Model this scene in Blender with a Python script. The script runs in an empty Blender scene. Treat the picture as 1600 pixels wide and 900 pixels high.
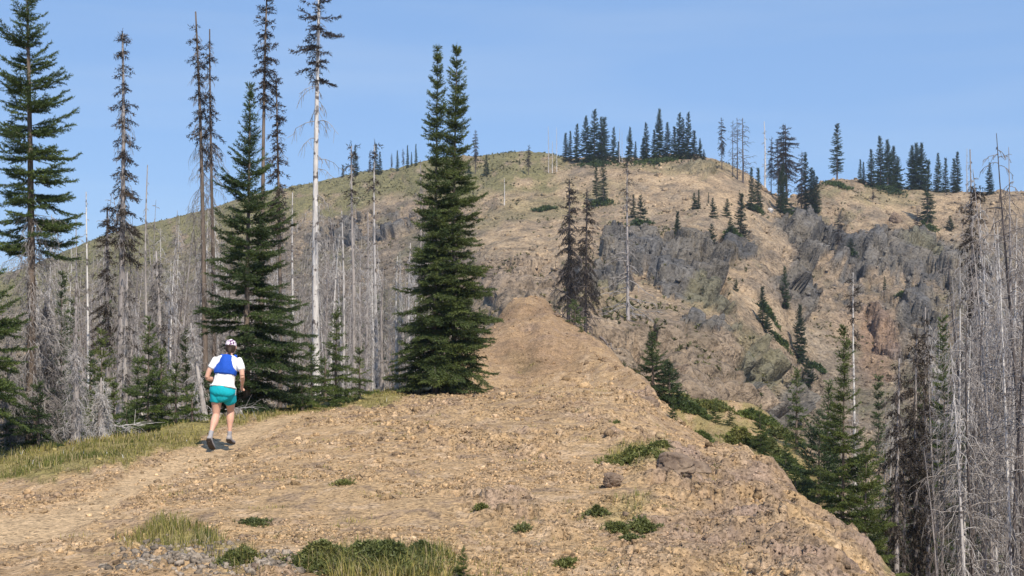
import bpy, math, random
import numpy as np
from mathutils import Vector
F=2222.0; CX=800.0; HY=560.0
def W(px,py,d): return np.array([(px-CX)/F*d, d, (HY-py)/F*d])
C=bpy.context.scene.collection
# ------------------------------------------------------------ noise
def _h(ix,iy,iz,seed):
    n=(ix.astype(np.int64)*374761393+iy.astype(np.int64)*668265263+iz.astype(np.int64)*2147483647+seed*974711)&0xffffffff
    n=((n^(n>>13))*1274126177)&0xffffffff
    n=((n^(n>>16))*2246822519)&0xffffffff
    return ((n^(n>>15))&0xffff)/65535.0
def vn3(x,y,z,seed=0):
    ix=np.floor(x);iy=np.floor(y);iz=np.floor(z)
    fx=x-ix;fy=y-iy;fz=z-iz
    fx=fx*fx*(3-2*fx);fy=fy*fy*(3-2*fy);fz=fz*fz*(3-2*fz)
    r=0
    for a in (0,1):
        for b in (0,1):
            for c in (0,1):
                w=(fx if a else 1-fx)*(fy if b else 1-fy)*(fz if c else 1-fz)
                r=r+w*_h(ix+a,iy+b,iz+c,seed)
    return r*2-1
def vn2(x,y,seed=0):
    ix=np.floor(x);iy=np.floor(y);fx=x-ix;fy=y-iy
    fx=fx*fx*(3-2*fx);fy=fy*fy*(3-2*fy);z=np.zeros_like(ix);r=0
    for a in (0,1):
        for b in (0,1):
            r=r+(fx if a else 1-fx)*(fy if b else 1-fy)*_h(ix+a,iy+b,z,seed)
    return r*2-1
def fbm2(x,y,oct=4,seed=0,gain=.5):
    r=0;a=1.;s=0.
    for o in range(oct):
        r=r+a*vn2(x*(2.03**o)+13.7*o,y*(2.03**o)-7.1*o,seed+o);s+=a;a*=gain
    return r/s
def fbm3(x,y,z,oct=3,seed=0,gain=.5):
    r=0;a=1.;s=0.
    for o in range(oct):
        k=2.03**o
        r=r+a*vn3(x*k+13.7*o,y*k-7.1*o,z*k+3.3*o,seed+o);s+=a;a*=gain
    return r/s
def cells(x,y,z,seed=0):
    """worley: returns (random value of nearest cell, F2-F1)"""
    ix=np.floor(x);iy=np.floor(y);iz=np.floor(z)
    f1=np.full(x.shape,9.);f2=np.full(x.shape,9.);val=np.zeros(x.shape)
    for a in (-1,0,1):
        for b in (-1,0,1):
            for c in (-1,0,1):
                jx=ix+a;jy=iy+b;jz=iz+c
                px=jx+_h(jx,jy,jz,seed+1);py=jy+_h(jx,jy,jz,seed+2);pz=jz+_h(jx,jy,jz,seed+3)
                d=np.sqrt((px-x)**2+(py-y)**2+(pz-z)**2)
                v=_h(jx,jy,jz,seed+4)
                m=d<f1
                f2=np.where(m,f1,np.minimum(f2,d));val=np.where(m,v,val);f1=np.where(m,d,f1)
    return val,f2-f1
def sm(x,a,b):
    t=np.clip((x-a)/(b-a),0,1);return t*t*(3-2*t)
# ------------------------------------------------------------ terrain profile
def Z(d,z): return (d,HY-z*F/d)
COMMON=[Z(3,-1.65),(10,900),(15,765),(20,686)]
COLS={
-1500:[Z(3,-1.7),Z(10,-1.7),Z(15,-1.8),Z(20,-2),Z(23,-2.3),Z(26,-3),Z(30,-4.5),Z(42,-8),Z(55,-11),Z(68,-13),Z(85,-14),Z(105,-13),Z(130,-9),Z(180,-3),Z(250,2),Z(330,6)],
0:[Z(3,-1.7),(10.5,900),(14.5,800),(17,762),(19,730),(20.5,712),Z(24,-2.3),Z(36,-5.5),Z(50,-9),Z(65,-11),Z(85,-11.5),Z(105,-10),Z(130,-6),Z(170,1),(250,480),(330,428)],
200:[Z(3,-1.65),(10.3,900),(14.5,790),(18.5,720),(20,703),(22.5,683),Z(26,-2),Z(36,-4),Z(50,-7),Z(65,-8.5),Z(85,-9),Z(105,-7.5),Z(130,-3.5),(170,510),(250,425),(325,360)],
330:[Z(3,-1.65),(10.1,900),(15,775),(20.7,703),(23.5,675),(25.5,655),Z(30,-2),Z(40,-4),Z(52,-6),Z(65,-7.5),Z(85,-7.5),Z(105,-6),Z(130,-2),(170,500),(245,400),(318,330)],
480:[Z(3,-1.65),(10,900),(15,770),(20,690),(25,652),(29,633),Z(34,-1.7),Z(42,-3),Z(54,-4.5),Z(66,-5.5),Z(85,-6),Z(105,-4.5),Z(130,-1),(165,490),(235,380),(310,290)],
600:COMMON+[(27,635),(34,612),Z(38,-1.3),Z(44,-2.2),Z(55,-3),Z(66,-3.5),Z(85,-4),Z(105,-3),Z(130,1),(160,470),(230,350),(300,268)],
700:COMMON+[(28,628),(41,572),Z(46,-.8),Z(52,-1.6),Z(60,-2),Z(68,-2.2),Z(85,-2),Z(105,0),Z(125,2.5),(155,450),(215,340),(290,256)],
765:COMMON+[(30,618),(54,500),Z(58,1),Z(63,0),Z(68,-.5),Z(75,-.5),Z(88,.5),Z(105,2),(122,500),(150,430),(205,340),(282,250)],
820:COMMON+[(32,605),(60,466),Z(64,2.2),Z(68,1.2),Z(72,1),Z(78,1),(90,510),(105,486),(120,470),(148,420),(200,340),(275,246)],
880:COMMON+[(32,605),(57,496),Z(61,1.1),Z(65,.6),Z(70,.5),Z(76,.7),(88,510),(102,490),(118,470),(146,415),(198,335),(268,254)],
950:COMMON+[(31,608),(47,553),Z(51,-.5),Z(56,-.8),Z(62,-.9),Z(70,-.9),(80,562),(97,505),(115,480),(143,420),(195,335),(262,252)],
1000:[Z(3,-1.65),(10,900),(15,765),(21,685),(29,625),(40,588),Z(44,-1.1),Z(48,-1.4),Z(58,-1.2),Z(68,-1.8),(80,585),(97,508),(115,480),(143,420),(193,335),(258,251)],
1040:[Z(3,-1.65),(10,900),(15,770),(20,700),(27,655),(33,627),Z(37,-1.7),Z(42,-1.9),Z(55,-1.3),Z(66,-2.5),(79,600),(97,508),(115,482),(143,420),(192,335),(257,250)],
1100:[Z(3,-1.65),(10,900),(14.5,790),(19,730),(22.5,706),(26,690),Z(31,-2.6),Z(38,-2.6),Z(53,-1.55),Z(66,-3.5),(78,645),(98,520),(115,500),(145,430),(190,335),(255,252)],
1180:[Z(3,-1.65),(9.8,900),(13.5,815),(17,745),(19.5,722),(21.5,712),Z(26,-3),Z(36,-3.2),Z(52,-2.0),Z(66,-4.8),Z(80,-4.5),(102,560),Z(118,-.3),(150,445),(192,355),(250,278)],
1260:[Z(3,-1.65),(9.5,900),(12,850),(14,815),(15.5,795),(16.8,785),Z(21,-3.6),Z(32,-4.2),Z(48,-3.0),Z(64,-7),Z(85,-7.5),(103,665),Z(122,-5),(155,525),(200,390),(248,290)],
1340:[Z(3,-1.6),Z(8,-1.6),Z(10,-1.62),Z(11.5,-1.68),Z(13,-1.75),(14,853),Z(18,-3.9),Z(30,-6.5),Z(46,-8),Z(62,-10),Z(85,-10.5),Z(105,-9),Z(125,-6),(160,530),(205,400),(255,283)],
1420:[Z(3,-1.6),Z(7,-1.65),Z(8.5,-1.68),Z(10,-1.75),Z(11,-1.8),Z(12,-1.92),Z(16,-4),Z(28,-7),Z(44,-9),Z(60,-11),Z(85,-11),Z(105,-9),Z(125,-6),(160,530),(205,405),(255,300)],
1600:[Z(3,-1.6),Z(6.5,-1.65),Z(7.5,-1.68),Z(8.5,-1.75),Z(9.5,-1.85),Z(10.5,-2.2),Z(15,-4.5),Z(28,-8),Z(44,-10),Z(60,-11.5),Z(85,-11),Z(105,-9),Z(125,-6),(160,530),(205,405),(255,302)],
3100:[Z(3,-1.6),Z(5.5,-1.65),Z(6.5,-1.7),Z(7.5,-1.9),Z(8.5,-2.2),Z(9.5,-2.6),Z(15,-5),Z(28,-9),Z(44,-11),Z(60,-12),Z(85,-12),Z(105,-11),Z(125,-8),Z(160,-2),Z(205,6),Z(255,14)],
}
def pchip(x,y,xq):
    x=np.asarray(x,float);y=np.asarray(y,float)
    h=np.diff(x);dl=np.diff(y)/h
    m=np.zeros_like(x)
    s=dl[:-1]*dl[1:]>0
    w1=2*h[1:]+h[:-1];w2=h[1:]+2*h[:-1]
    with np.errstate(divide='ignore',invalid='ignore'):
        mm=(w1+w2)/(w1/dl[:-1]+w2/dl[1:])
    m[1:-1]=np.where(s,mm,0);m[0]=dl[0];m[-1]=dl[-1]
    i=np.clip(np.searchsorted(x,xq)-1,0,len(x)-2)
    t=np.clip((xq-x[i])/h[i],0,1);H=h[i]
    return (2*t**3-3*t**2+1)*y[i]+(t**3-2*t**2+t)*H*m[i]+(-2*t**3+3*t**2)*y[i+1]+(t**3-t**2)*H*m[i+1]
def midcol(a,b,t,last):
    A,B=COLS[a],COLS[b];r=[]
    for (d0,y0),(d1,y1) in zip(A,B):
        z0=(HY-y0)/F*d0;z1=(HY-y1)/F*d1;r.append(Z(d0+(d1-d0)*t,z0+(z1-z0)*t))
    r[-1]=last;return r
COLS[1145]=midcol(1100,1180,.55,(252,264));COLS[1228]=midcol(1180,1260,.6,(249,312));COLS[1290]=midcol(1260,1340,.4,(250,281))
COLS[1060]=midcol(1040,1100,.35,(256,249))
COLS[1180][-1]=(250,284);COLS[1260][-1]=(248,300);COLS[1340][-1]=(253,281)
COLS[850]=list(COLS[820]);COLS[850][5]=(59,467);COLS[820][5]=(60,465)
COLS[765][5]=(54,517);COLS[795]=list(COLS[820]);COLS[795][5]=(58,478)
DIP={700:(36,612),765:(37.5,617),795:(38,618),820:(38.5,618),850:(38.5,618),880:(38.5,616),950:(37,610),1000:(34,624)}
for c_ in COLS:
    a_,b_=COLS[c_][4],COLS[c_][5];d_=math.sqrt(a_[0]*b_[0]);t_=(d_-a_[0])/(b_[0]-a_[0])
    za,zb=(HY-a_[1])/F*a_[0],(HY-b_[1])/F*b_[0]
    COLS[c_].insert(5,DIP.get(c_,Z(d_,za+(zb-za)*t_)))
cp=sorted(COLS);NK=17
kd=np.array([[COLS[c][k][0] for k in range(NK)] for c in cp])
kz=np.array([[(HY-COLS[c][k][1])/F*COLS[c][k][0] for k in range(NK)] for c in cp])
kd=np.hstack([kd,kd[:,-1:]+70,np.full((len(cp),1),800.),np.full((len(cp),1),7000.)])
kz=np.hstack([kz,kz[:,-1:]-7,np.full((len(cp),1),-30.),np.full((len(cp),1),-90.)])
TP=np.arange(-1500,3101,8.0); TL=np.linspace(math.log(3),math.log(7000),1100)
D2=np.array([pchip(cp,kd[:,k],TP) for k in range(kd.shape[1])]).T
Z2=np.array([pchip(cp,kz[:,k],TP) for k in range(kd.shape[1])]).T
TAB=np.array([pchip(np.log(D2[i]),Z2[i],TL) for i in range(len(TP))])
for _ in range(2):
    TAB[1:-1]=.25*TAB[:-2]+.5*TAB[1:-1]+.25*TAB[2:]
def HB(X,Y):
    Ye=np.maximum(Y,7.0)
    p=(CX+F*X/Ye-TP[0])/8.0; l=(np.log(Ye)-TL[0])/(TL[1]-TL[0])
    p=np.clip(p,0,len(TP)-1.001);l=np.clip(l,0,len(TL)-1.001)
    i=p.astype(int);j=l.astype(int);a=p-i;b=l-j
    return (TAB[i,j]*(1-a)+TAB[i+1,j]*a)*(1-b)+(TAB[i,j+1]*(1-a)+TAB[i+1,j+1]*a)*b
# grid
u=np.concatenate([np.linspace(-4500,-1600,16),np.linspace(-1500,-120,60),np.arange(-100,1701,2.),np.linspace(1720,3100,60),np.linspace(3200,6100,16)])
dd=np.concatenate([np.linspace(-25,7.6,26),np.arange(8,20,.045),np.arange(20,36,.07),np.arange(36,72,.22),np.arange(72,125,.4),np.arange(125,345,.6),np.arange(350,900,14),np.linspace(950,7000,24)])
U,D=np.meshgrid(u,dd)   # rows = depth
GX=(U-CX)/F*np.sqrt(D*D+16); GY=D+0.0
GZ=HB(GX,GY)
def scr(X,Y,Zz):
    Ye=np.maximum(Y,3); return CX+F*X/Ye, HY-F*Zz/Ye
PX,PY=scr(GX,GY,GZ)
Dp=np.maximum(D,3)
# ---- masks ---------------------------------------------------------------
n1=fbm2(PX/60,PY/45,4,11); n2=fbm2(PX/22,PY/16,4,21)
wx=PX+38*n1+10*n2; wy=PY+22*fbm2(PX/50+9,PY/40+3,4,31)+6*n2
def blob(cx,cy,rx,ry,rot=0,soft=.35):
    c,s=math.cos(math.radians(rot)),math.sin(math.radians(rot))
    dx=wx-cx;dy=wy-cy
    q=np.sqrt(((dx*c+dy*s)/rx)**2+((-dx*s+dy*c)/ry)**2)
    return 1-sm(q,1-soft,1+soft)
def mx(*a):
    r=a[0]
    for b in a[1:]: r=np.maximum(r,b)
    return r
far=sm(D,62,68)
def seg_dist(px,py,pts):
    best=np.full(px.shape,1e9);
    for (x0,y0,w0),(x1,y1,w1) in zip(pts[:-1],pts[1:]):
        vx,vy=x1-x0,y1-y0
        t=np.clip(((px-x0)*vx+(py-y0)*vy)/(vx*vx+vy*vy),0,1)
        q=np.sqrt((px-x0-t*vx)**2+(1.9*(py-y0-t*vy))**2)/(w0+(w1-w0)*t)
        best=np.minimum(best,q)
    return best
TRAIL=[(-260,862,44),(-60,838,42),(60,822,38),(140,795,30),(215,752,23),(290,716,19),(345,700,20),(392,678,17),(430,660,14),(475,645,11)]
tq=seg_dist(PX+9*n2,PY+3*n1,TRAIL)
trail=(1-sm(tq,.6,1.45))*(1-far)*(D>7)
# near rock and grass
nrock=mx(blob(1170,800,150,75,25),blob(1280,850,110,60,35),blob(1060,735,75,38,10),blob(1050,860,110,60,10)*.6,blob(1010,630,40,30,30)*.9,blob(760,685,120,20,5)*.75,blob(920,655,80,24,20)*.7,blob(800,795,110,26,18)*.75,blob(600,745,60,12,0)*.5,blob(700,640,90,12)*.45,blob(560,650,70,10)*.4,blob(1000,690,80,20,20)*.6,blob(840,520,55,24,20)*.45,blob(250,880,60,22,0)*.6,blob(420,890,60,22,0)*.6)*(1-far)*(1-trail)
band=(1-sm(np.abs(PY-np.interp(PX,[-200,0,150,300,380,480,600,780,830],[760,735,715,680,655,637,618,606,600])),0,1))*0
gy=np.interp(PX,[-200,0,150,300,345,400,480,600,700,790,850],[790,765,742,700,682,662,650,628,612,606,560])
grass_n=sm(gy-5+22*n1+14*n2-PY,-7,6)*(1-far)*(1-sm(PX+40*n1,600,760))*(D>12)*(1-trail)
gslope=((D>np.interp(PX,[985,1040,1100,1180,1260],[46,38,29,24,18.5]))&(D<64)&(PX>985)&(PX<1330)).astype(float)*sm(n2+.55,0,.5)
gcl=mx(blob(285,845,75,18,5,.5),blob(600,885,100,26,0,.5),blob(1000,718,52,18,5,.5)*.9,blob(985,805,45,20,0,.5)*.5,blob(380,880,40,18,0,.6)*.6,blob(1440,885,50,10,5)*.8)*(1-far)
grass_n=np.maximum(grass_n,np.maximum(gslope*.75,gcl))
# far hill
sky=np.interp(PX,[0,200,330,480,600,700,820,900],[428,360,325,283,258,248,246,256])
fgrass=sm(sky+62+25*n1-PY,-12,12)*sm(905-PX+40*n2,0,60)
fgrass=np.maximum(fgrass,.45*mx(blob(1030,262,110,9),blob(1300,290,30,10),blob(1400,300,60,14),blob(1440,390,45,20,30),blob(860,325,110,22,-12)*1.2,blob(1180,560,60,26,40),blob(1120,470,40,18),blob(940,480,60,20),blob(220,420,200,60,-15)))
rockf=mx(blob(1030,400,85,30,12),blob(1110,385,48,24,20),blob(1160,400,22,24),blob(1080,440,95,26,28),blob(1245,375,64,46,-8),blob(1230,440,40,60,0)*.8,blob(1425,405,105,54,8),blob(1325,345,50,20,0)*.4,blob(1420,335,70,22,0)*.3,blob(1225,640,30,50,30),blob(1190,580,30,22,20),blob(1110,520,60,10,10)*.7,blob(945,440,45,40,0)*.5,blob(700,430,60,40,0)*.4,blob(1330,460,60,50,0)*.45,blob(1420,520,80,70,0)*.45,blob(1085,262,28,8,0)*.5,blob(570,360,110,30,-10)*.5,blob(1520,420,80,80)*.4)
sand=mx(blob(1060,292,100,34,8),blob(830,365,80,60,0)*.8,blob(890,300,90,25,-8)*.8,blob(1205,395,20,90,-4),blob(1190,480,40,50,0)*.8,blob(1000,270,80,18)*.8,blob(1160,330,50,26,20),blob(1440,312,150,16,2)*.7,blob(760,300,50,18,0)*.8,blob(1150,285,60,20,20)*.6,blob(1330,510,30,40)*.4)
scree=mx(blob(480,470,330,110,-8),blob(150,470,220,90),blob(1400,620,200,90),blob(1560,480,140,140))
brock=mx(blob(800,448,100,34,0),blob(890,460,50,30),blob(1110,590,150,80,18),blob(980,520,90,34,0)*.7,blob(1230,430,50,70)*.6,blob(1330,440,90,60)*.6,blob(1420,520,80,60)*.6)*far
red=mx(blob(1375,545,42,60,0),blob(1310,520,22,30)*.3,blob(1015,600,45,14)*.6)
rockf=sm(rockf*(.55+.75*sm(n2+.3*n1,-.5,.2)),.38,.60)*far;sand*=far;red*=far;fgrass*=far;scree*=far
ROCK=np.maximum(nrock,rockf*(1-.85*sand))
# ---- displacement ---------------------------------------------------------
# normals of the base sheet
def nrm(X,Y,Zz):
    ax=np.gradient(X,axis=1);ay=np.gradient(Y,axis=1);az=np.gradient(Zz,axis=1)
    bx=np.gradient(X,axis=0);by=np.gradient(Y,axis=0);bz=np.gradient(Zz,axis=0)
    n=np.stack([ay*bz-az*by,az*bx-ax*bz,ax*by-ay*bx],-1)
    return n/(np.linalg.norm(n,axis=-1,keepdims=True)+1e-12)
N=nrm(GX,GY,GZ)
near=(D<72)
dist_amp=np.clip(Dp/25,.5,12)
dz=np.zeros_like(GX)
dz+=(.46*fbm2(GX/2.2,GY/4.0,4,43)+.16*np.abs(fbm2(GX/1.1,GY/1.6,2,44)))*sm(D,34,42)*(1-far)+.16*fbm2(GX/1.5,GY/1.9,3,45)*sm(PX,900,1050)*(1-sm(D,34,42))*(D>9)
dz+=.07*fbm2(GX/1.3,GY/1.3,3,41)*(1-far)
sub=near
x=GX[sub];y=GY[sub]
lump=fbm2(x/.42,y/.42,3,51);fine=fbm2(x/.11,y/.11,3,61);rid=1-np.abs(fbm2(x/.6+.3*lump,y/.35,3,71))*2.6
tr=trail[sub];rk=nrock[sub];gr=grass_n[sub]
cl=np.maximum(vn2(x/.09,y/.09,81)-.25,0)*np.maximum(vn2(x/.9,y/.9,83)+.35,0)
dz[sub]+=(.028*lump+.014*fine+.045*cl)*(1+.5*sm(y,20,45))*(1-.93*tr)+.03*np.maximum(rid,0)*(rk*1.6+.15)*(1-tr)-.02*tr
# outcrop: blocky slabs
m=(nrock>.08)&near
x=GX[m];y=GY[m];z=GZ[m]
v,e=cells(x/.42+.3*fbm2(x/.3,y/.3,2,5),y/.3,z/.25,7)
v2,e2=cells(x/.15,y/.11+.3*fbm2(x/.2,y/.2,2,6),z/.1,17)
dz[m]+=nrock[m]*(.15*(v-.4)+.06*(v2-.5)-.05*(1-sm(e,0,.12))-.02*(1-sm(e2,0,.15)))
# far slope relief
m=(D>62)&(D<420)
x=GX[m];y=GY[m];z=GZ[m];rk=rockf[m]*(1-.85*sand[m]);sd=sand[m];fa=far[m]
g=fbm3(x/14,y/30,z/22,4,91)
rr=1-np.abs(fbm3(x/5,y/7,z/7,4,101))*3
v,e=cells(x/4.4+.5*g,y/6.5,z/5.2,107); v3,e3=cells(x/1.9+.3*g,y/2.6,z/2.2,117)
dz[m]+=fa*(g*(.9-.4*sd)*sm(y,68,130)+.25*g+(.5*fbm3(x/1.6,y/2.6,z/2.0,3,121))*(1-.45*sd)*(1-.5*rk)+np.maximum(rk,0.55*brock[m])*(3.1*(v-.4)+1.2*(v3-.4)-1.9*(1-sm(e,0,.12))-.4*(1-sm(e3,0,.14)))-.0)
edge=sm(D,345,800)
k=(~near|near)
GX=GX+N[...,0]*dz*.6*near+N[...,0]*dz*(~near)
GY=GY+N[...,1]*dz*.6*near+N[...,1]*dz*(~near)
GZ=GZ+N[...,2]*dz
# lookups for placing things ---------------------------------------------------
def ground(X,Y):
    """final height near (X,Y): bilinear on the parameter grid"""
    X=np.asarray(X,float);Y=np.asarray(Y,float)
    uu=CX+F*X/np.sqrt(Y*Y+16)
    i=np.interp(Y,dd,np.arange(len(dd)));j=np.interp(uu,u,np.arange(len(u)))
    i=np.clip(i,0,len(dd)-1.001);j=np.clip(j,0,len(u)-1.001)
    a=i.astype(int);b=j.astype(int);fa=i-a;fb=j-b
    return (GZ[a,b]*(1-fb)+GZ[a,b+1]*fb)*(1-fa)+(GZ[a+1,b]*(1-fb)+GZ[a+1,b+1]*fb)*fa
def maskat(M,X,Y):
    uu=CX+F*np.asarray(X)/np.sqrt(np.asarray(Y)**2+16)
    i=np.clip(np.interp(Y,dd,np.arange(len(dd))),0,len(dd)-1).astype(int);j=np.clip(np.interp(uu,u,np.arange(len(u))),0,len(u)-1).astype(int)
    return M[i,j]
def find_d(px,py,dmin=8,dmax=340):
    """first depth past dmin at which the ground seen along px reaches row py"""
    ds=np.geomspace(dmin,dmax,900);X=(px-CX)/F*ds
    yy=HY-F*HB(X,ds)/ds
    ok=np.where(yy<=py)[0]
    if len(ok)==0: return float(ds[np.argmin(yy)])
    return float(ds[ok[0]])
# ---- colours ------------------------------------------------------------------
def srgb(r,g,b):
    c=np.array([r,g,b],float)/255.; return np.where(c<=.04045,c/12.92,((c+.055)/1.055)**2.4)
def lay(col,c,m): return col*(1-m[...,None])+c*m[...,None]
LD=np.log(Dp)
n_a=fbm2(PX/60,LD*16,5,131);n_b=fbm2(GX/3.2,GY/4.5,4,132)
c0=np.clip((.3+.45*far)*n_a+(.8-.3*far)*n_b,-1,1); c1=(.15+.45*far)*fbm2(PX/16,LD*60,4,141)+.7*fbm2(GX/.55*(1-far)+far*GX/4.,GY/.7*(1-far)+far*GY/7.,4,142)
col=np.zeros(GX.shape+(3,))+np.array([.41,.282,.157])
col=lay(col,np.array([.33,.22,.125]),sm(c0,-.1,.4)*.7)
col=lay(col,np.array([.41,.275,.155]),sm(c0,.1,-.5)*.7)
col=lay(col,np.array([.26,.185,.125]),sm(c1,.1,.45)*.5)
c2=fbm2(GX/.22,GY/.3,3,151)
col=lay(col,np.array([.50,.37,.25]),sm(c2,.15,.5)*.5)
col=lay(col,np.array([.20,.15,.12]),sm(-c2,.2,.5)*.5*(1-trail))
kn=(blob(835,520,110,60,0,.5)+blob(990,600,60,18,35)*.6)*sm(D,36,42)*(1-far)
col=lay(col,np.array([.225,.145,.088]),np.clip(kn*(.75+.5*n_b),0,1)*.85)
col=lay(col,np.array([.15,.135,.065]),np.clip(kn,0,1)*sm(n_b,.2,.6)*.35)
col=lay(col,np.array([.50,.355,.21]),trail*.9)
col=lay(col,np.array([.225,.165,.125])+.06*c1[...,None],np.clip(nrock*(.45+.4*sm(PX,980,1080))*sm(c1+.35,0,.6),0,1))
col=lay(col,np.array([.34,.24,.18]),nrock*sm(c1,0,.4)*.6)
# far
fc=np.zeros_like(col)+np.array([.285,.212,.143])
fc=lay(fc,np.array([.21,.175,.135]),sm(c0,-.05,.4)*.65)
fc=lay(fc,np.array([.36,.27,.17]),sm(c1,.05,.5)*.75)
fc=lay(fc,np.array([.17,.14,.11]),np.clip(scree*.8,0,1))
fc=lay(fc,np.array([.12,.115,.07]),np.clip(scree*sm(n1+.3*n2,-.1,.5)*.7,0,1))
fc=lay(fc,np.array([.13,.13,.075]),sm(c1,-.2,-.5)*.5*(1-sand))
fc=lay(fc,np.array([.44,.32,.20]),sand*.85*sm(c1+.45,0,.7))
c3=fbm2(GX/1.6,GY/2.4,3,161)
fc=lay(fc,np.array([.15,.125,.095]),sm(c3,.12,.5)*.6)
fc=lay(fc,np.array([.42,.33,.23]),sm(-c3,.2,.55)*.4)
fc=lay(fc,np.array([.24,.185,.135])*(1+.5*c1[...,None]),np.clip(brock,0,1)*.85)
fc=lay(fc,np.array([.135,.124,.112])*(1+.55*c1[...,None])+np.array([.05,.03,.0])*np.clip(c0,-.3,1)[...,None],np.clip(rockf*(1-.85*sand)*1.0,0,1))
fc=lay(fc,np.array([.34,.19,.12]),red*.35)
fc=lay(fc,np.array([.185,.17,.08]),fgrass*sm(n2+.6,0,.5)*.9)
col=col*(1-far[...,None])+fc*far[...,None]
col=lay(col,np.array([.20,.18,.06]),np.clip(grass_n*.8,0,1))
col=np.clip(col,.02,.8)
ROCKA=np.clip(ROCK,0,1)
# ------------------------------------------------------------ mesh utils
def mesh(name,V,faces,cols=None,smooth=False,attr=None):
    me=bpy.data.meshes.new(name)
    V=np.asarray(V,np.float32).reshape(-1,3)
    if not isinstance(faces,(list,tuple)): faces=[faces]
    faces=[np.asarray(f,np.int32) for f in faces if len(f)]
    idx=np.concatenate([f.ravel() for f in faces]);tot=np.concatenate([np.full(len(f),f.shape[1],np.int32) for f in faces])
    st=np.concatenate([[0],np.cumsum(tot)[:-1]]).astype(np.int32)
    me.vertices.add(len(V));me.vertices.foreach_set('co',V.ravel())
    me.loops.add(len(idx));me.loops.foreach_set('vertex_index',idx)
    me.polygons.add(len(tot));me.polygons.foreach_set('loop_start',st)
    if smooth: me.polygons.foreach_set('use_smooth',np.ones(len(tot),bool))
    me.update(calc_edges=True)
    if cols is not None:
        a=me.color_attributes.new('Col','FLOAT_COLOR','POINT')
        a.data.foreach_set('color',np.hstack([cols,np.ones((len(cols),1))]).astype(np.float32).ravel())
    if attr is not None:
        for k,v in attr.items():
            a=me.attributes.new(k,'FLOAT','POINT');a.data.foreach_set('value',np.asarray(v,np.float32).ravel())
    return me
def obj(name,me,mat=None,parent=None,loc=None):
    o=bpy.data.objects.new(name,me);C.objects.link(o)
    if mat is not None and me is not None and len(me.materials)==0: me.materials.append(mat)
    if parent is not None: o.parent=parent
    if loc is not None: o.location=[float(v) for v in loc]
    return o
def tag(o,label,cat,group=None):
    o['label']=label;o['category']=cat
    if group:o['group']=group
    return o
# ------------------------------------------------------------ materials
def mat(name,base=(.5,.5,.5),rough=.85,spec=.25):
    m=bpy.data.materials.new(name);m.use_nodes=True;nt=m.node_tree;b=nt.nodes['Principled BSDF']
    b.inputs['Base Color'].default_value=(*base,1);b.inputs['Roughness'].default_value=rough;b.inputs['Specular IOR Level'].default_value=spec
    return m,nt,b
def nd(nt,t,**k):
    n=nt.nodes.new(t)
    for a,b in k.items():
        if a in n.inputs: n.inputs[a].default_value=b
        else: setattr(n,a,b)
    return n
def mixc(nt,a,b,fac,mode='MIX'):
    n=nt.nodes.new('ShaderNodeMix');n.data_type='RGBA';n.blend_type=mode
    for s,v in ((0,fac),(6,a),(7,b)):
        if hasattr(v,'links') or hasattr(v,'is_linked'): nt.links.new(v,n.inputs[s])
        else: n.inputs[s].default_value=v if s==0 else (*v,1)
    return n.outputs[2]
def ramp(nt,src,pts):
    r=nt.nodes.new('ShaderNodeValToRGB');e=r.color_ramp.elements
    while len(e)<len(pts): e.new(.5)
    for k,(p,c) in zip(e,pts):
        k.position=p;k.color=(*c,1) if len(c)==3 else c
    nt.links.new(src,r.inputs[0]);return r.outputs[0]
def noise(nt,scale,detail=5,rough=.6,vec=None,out=0):
    n=nd(nt,'ShaderNodeTexNoise');n.inputs['Scale'].default_value=scale;n.inputs['Detail'].default_value=detail;n.inputs['Roughness'].default_value=rough
    if vec is not None: nt.links.new(vec,n.inputs['Vector'])
    return n.outputs[out]
def terrain_mat(name,s1,s2,bd):
    m,nt,b=mat(name,rough=.95,spec=.1);L=nt.links
    a=nd(nt,'ShaderNodeVertexColor',layer_name='Col')
    g=nd(nt,'ShaderNodeNewGeometry');P=g.outputs['Position']
    f1=noise(nt,s1,6,.65,P);f2=noise(nt,s2,4,.6,P)
    w=lambda v:(v,v,v)
    m1=ramp(nt,f1,[(.3,w(.7)),(.5,w(1.)),(.68,w(1.2))])
    m2=ramp(nt,f2,[(.34,w(.45)),(.44,w(1.)),(.7,w(1.25))])
    c=mixc(nt,a.outputs[0],m1,1.,'MULTIPLY');c=mixc(nt,c,m2,.8,'MULTIPLY')
    # pale and dark grains
    v=nd(nt,'ShaderNodeTexVoronoi');v.inputs['Scale'].default_value=s2*1.3;L.new(P,v.inputs['Vector'])
    cc=ramp(nt,v.outputs['Color'],[(.15,w(.45)),(.35,w(.92)),(.6,w(1.05)),(1.,w(1.35))])
    c=mixc(nt,c,cc,.8,'MULTIPLY')
    L.new(c,b.inputs['Base Color'])
    bp=nd(nt,'ShaderNodeBump');bp.inputs['Strength'].default_value=.9;bp.inputs['Distance'].default_value=bd
    ad=nd(nt,'ShaderNodeMath',operation='ADD');L.new(f1,ad.inputs[0]);L.new(f2,ad.inputs[1])
    L.new(ad.outputs[0],bp.inputs['Height']);L.new(bp.outputs[0],b.inputs['Normal'])
    return m
M_near=terrain_mat('dirt',4.5,24,.05); M_far=terrain_mat('slope',.55,3.2,.45)
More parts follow.
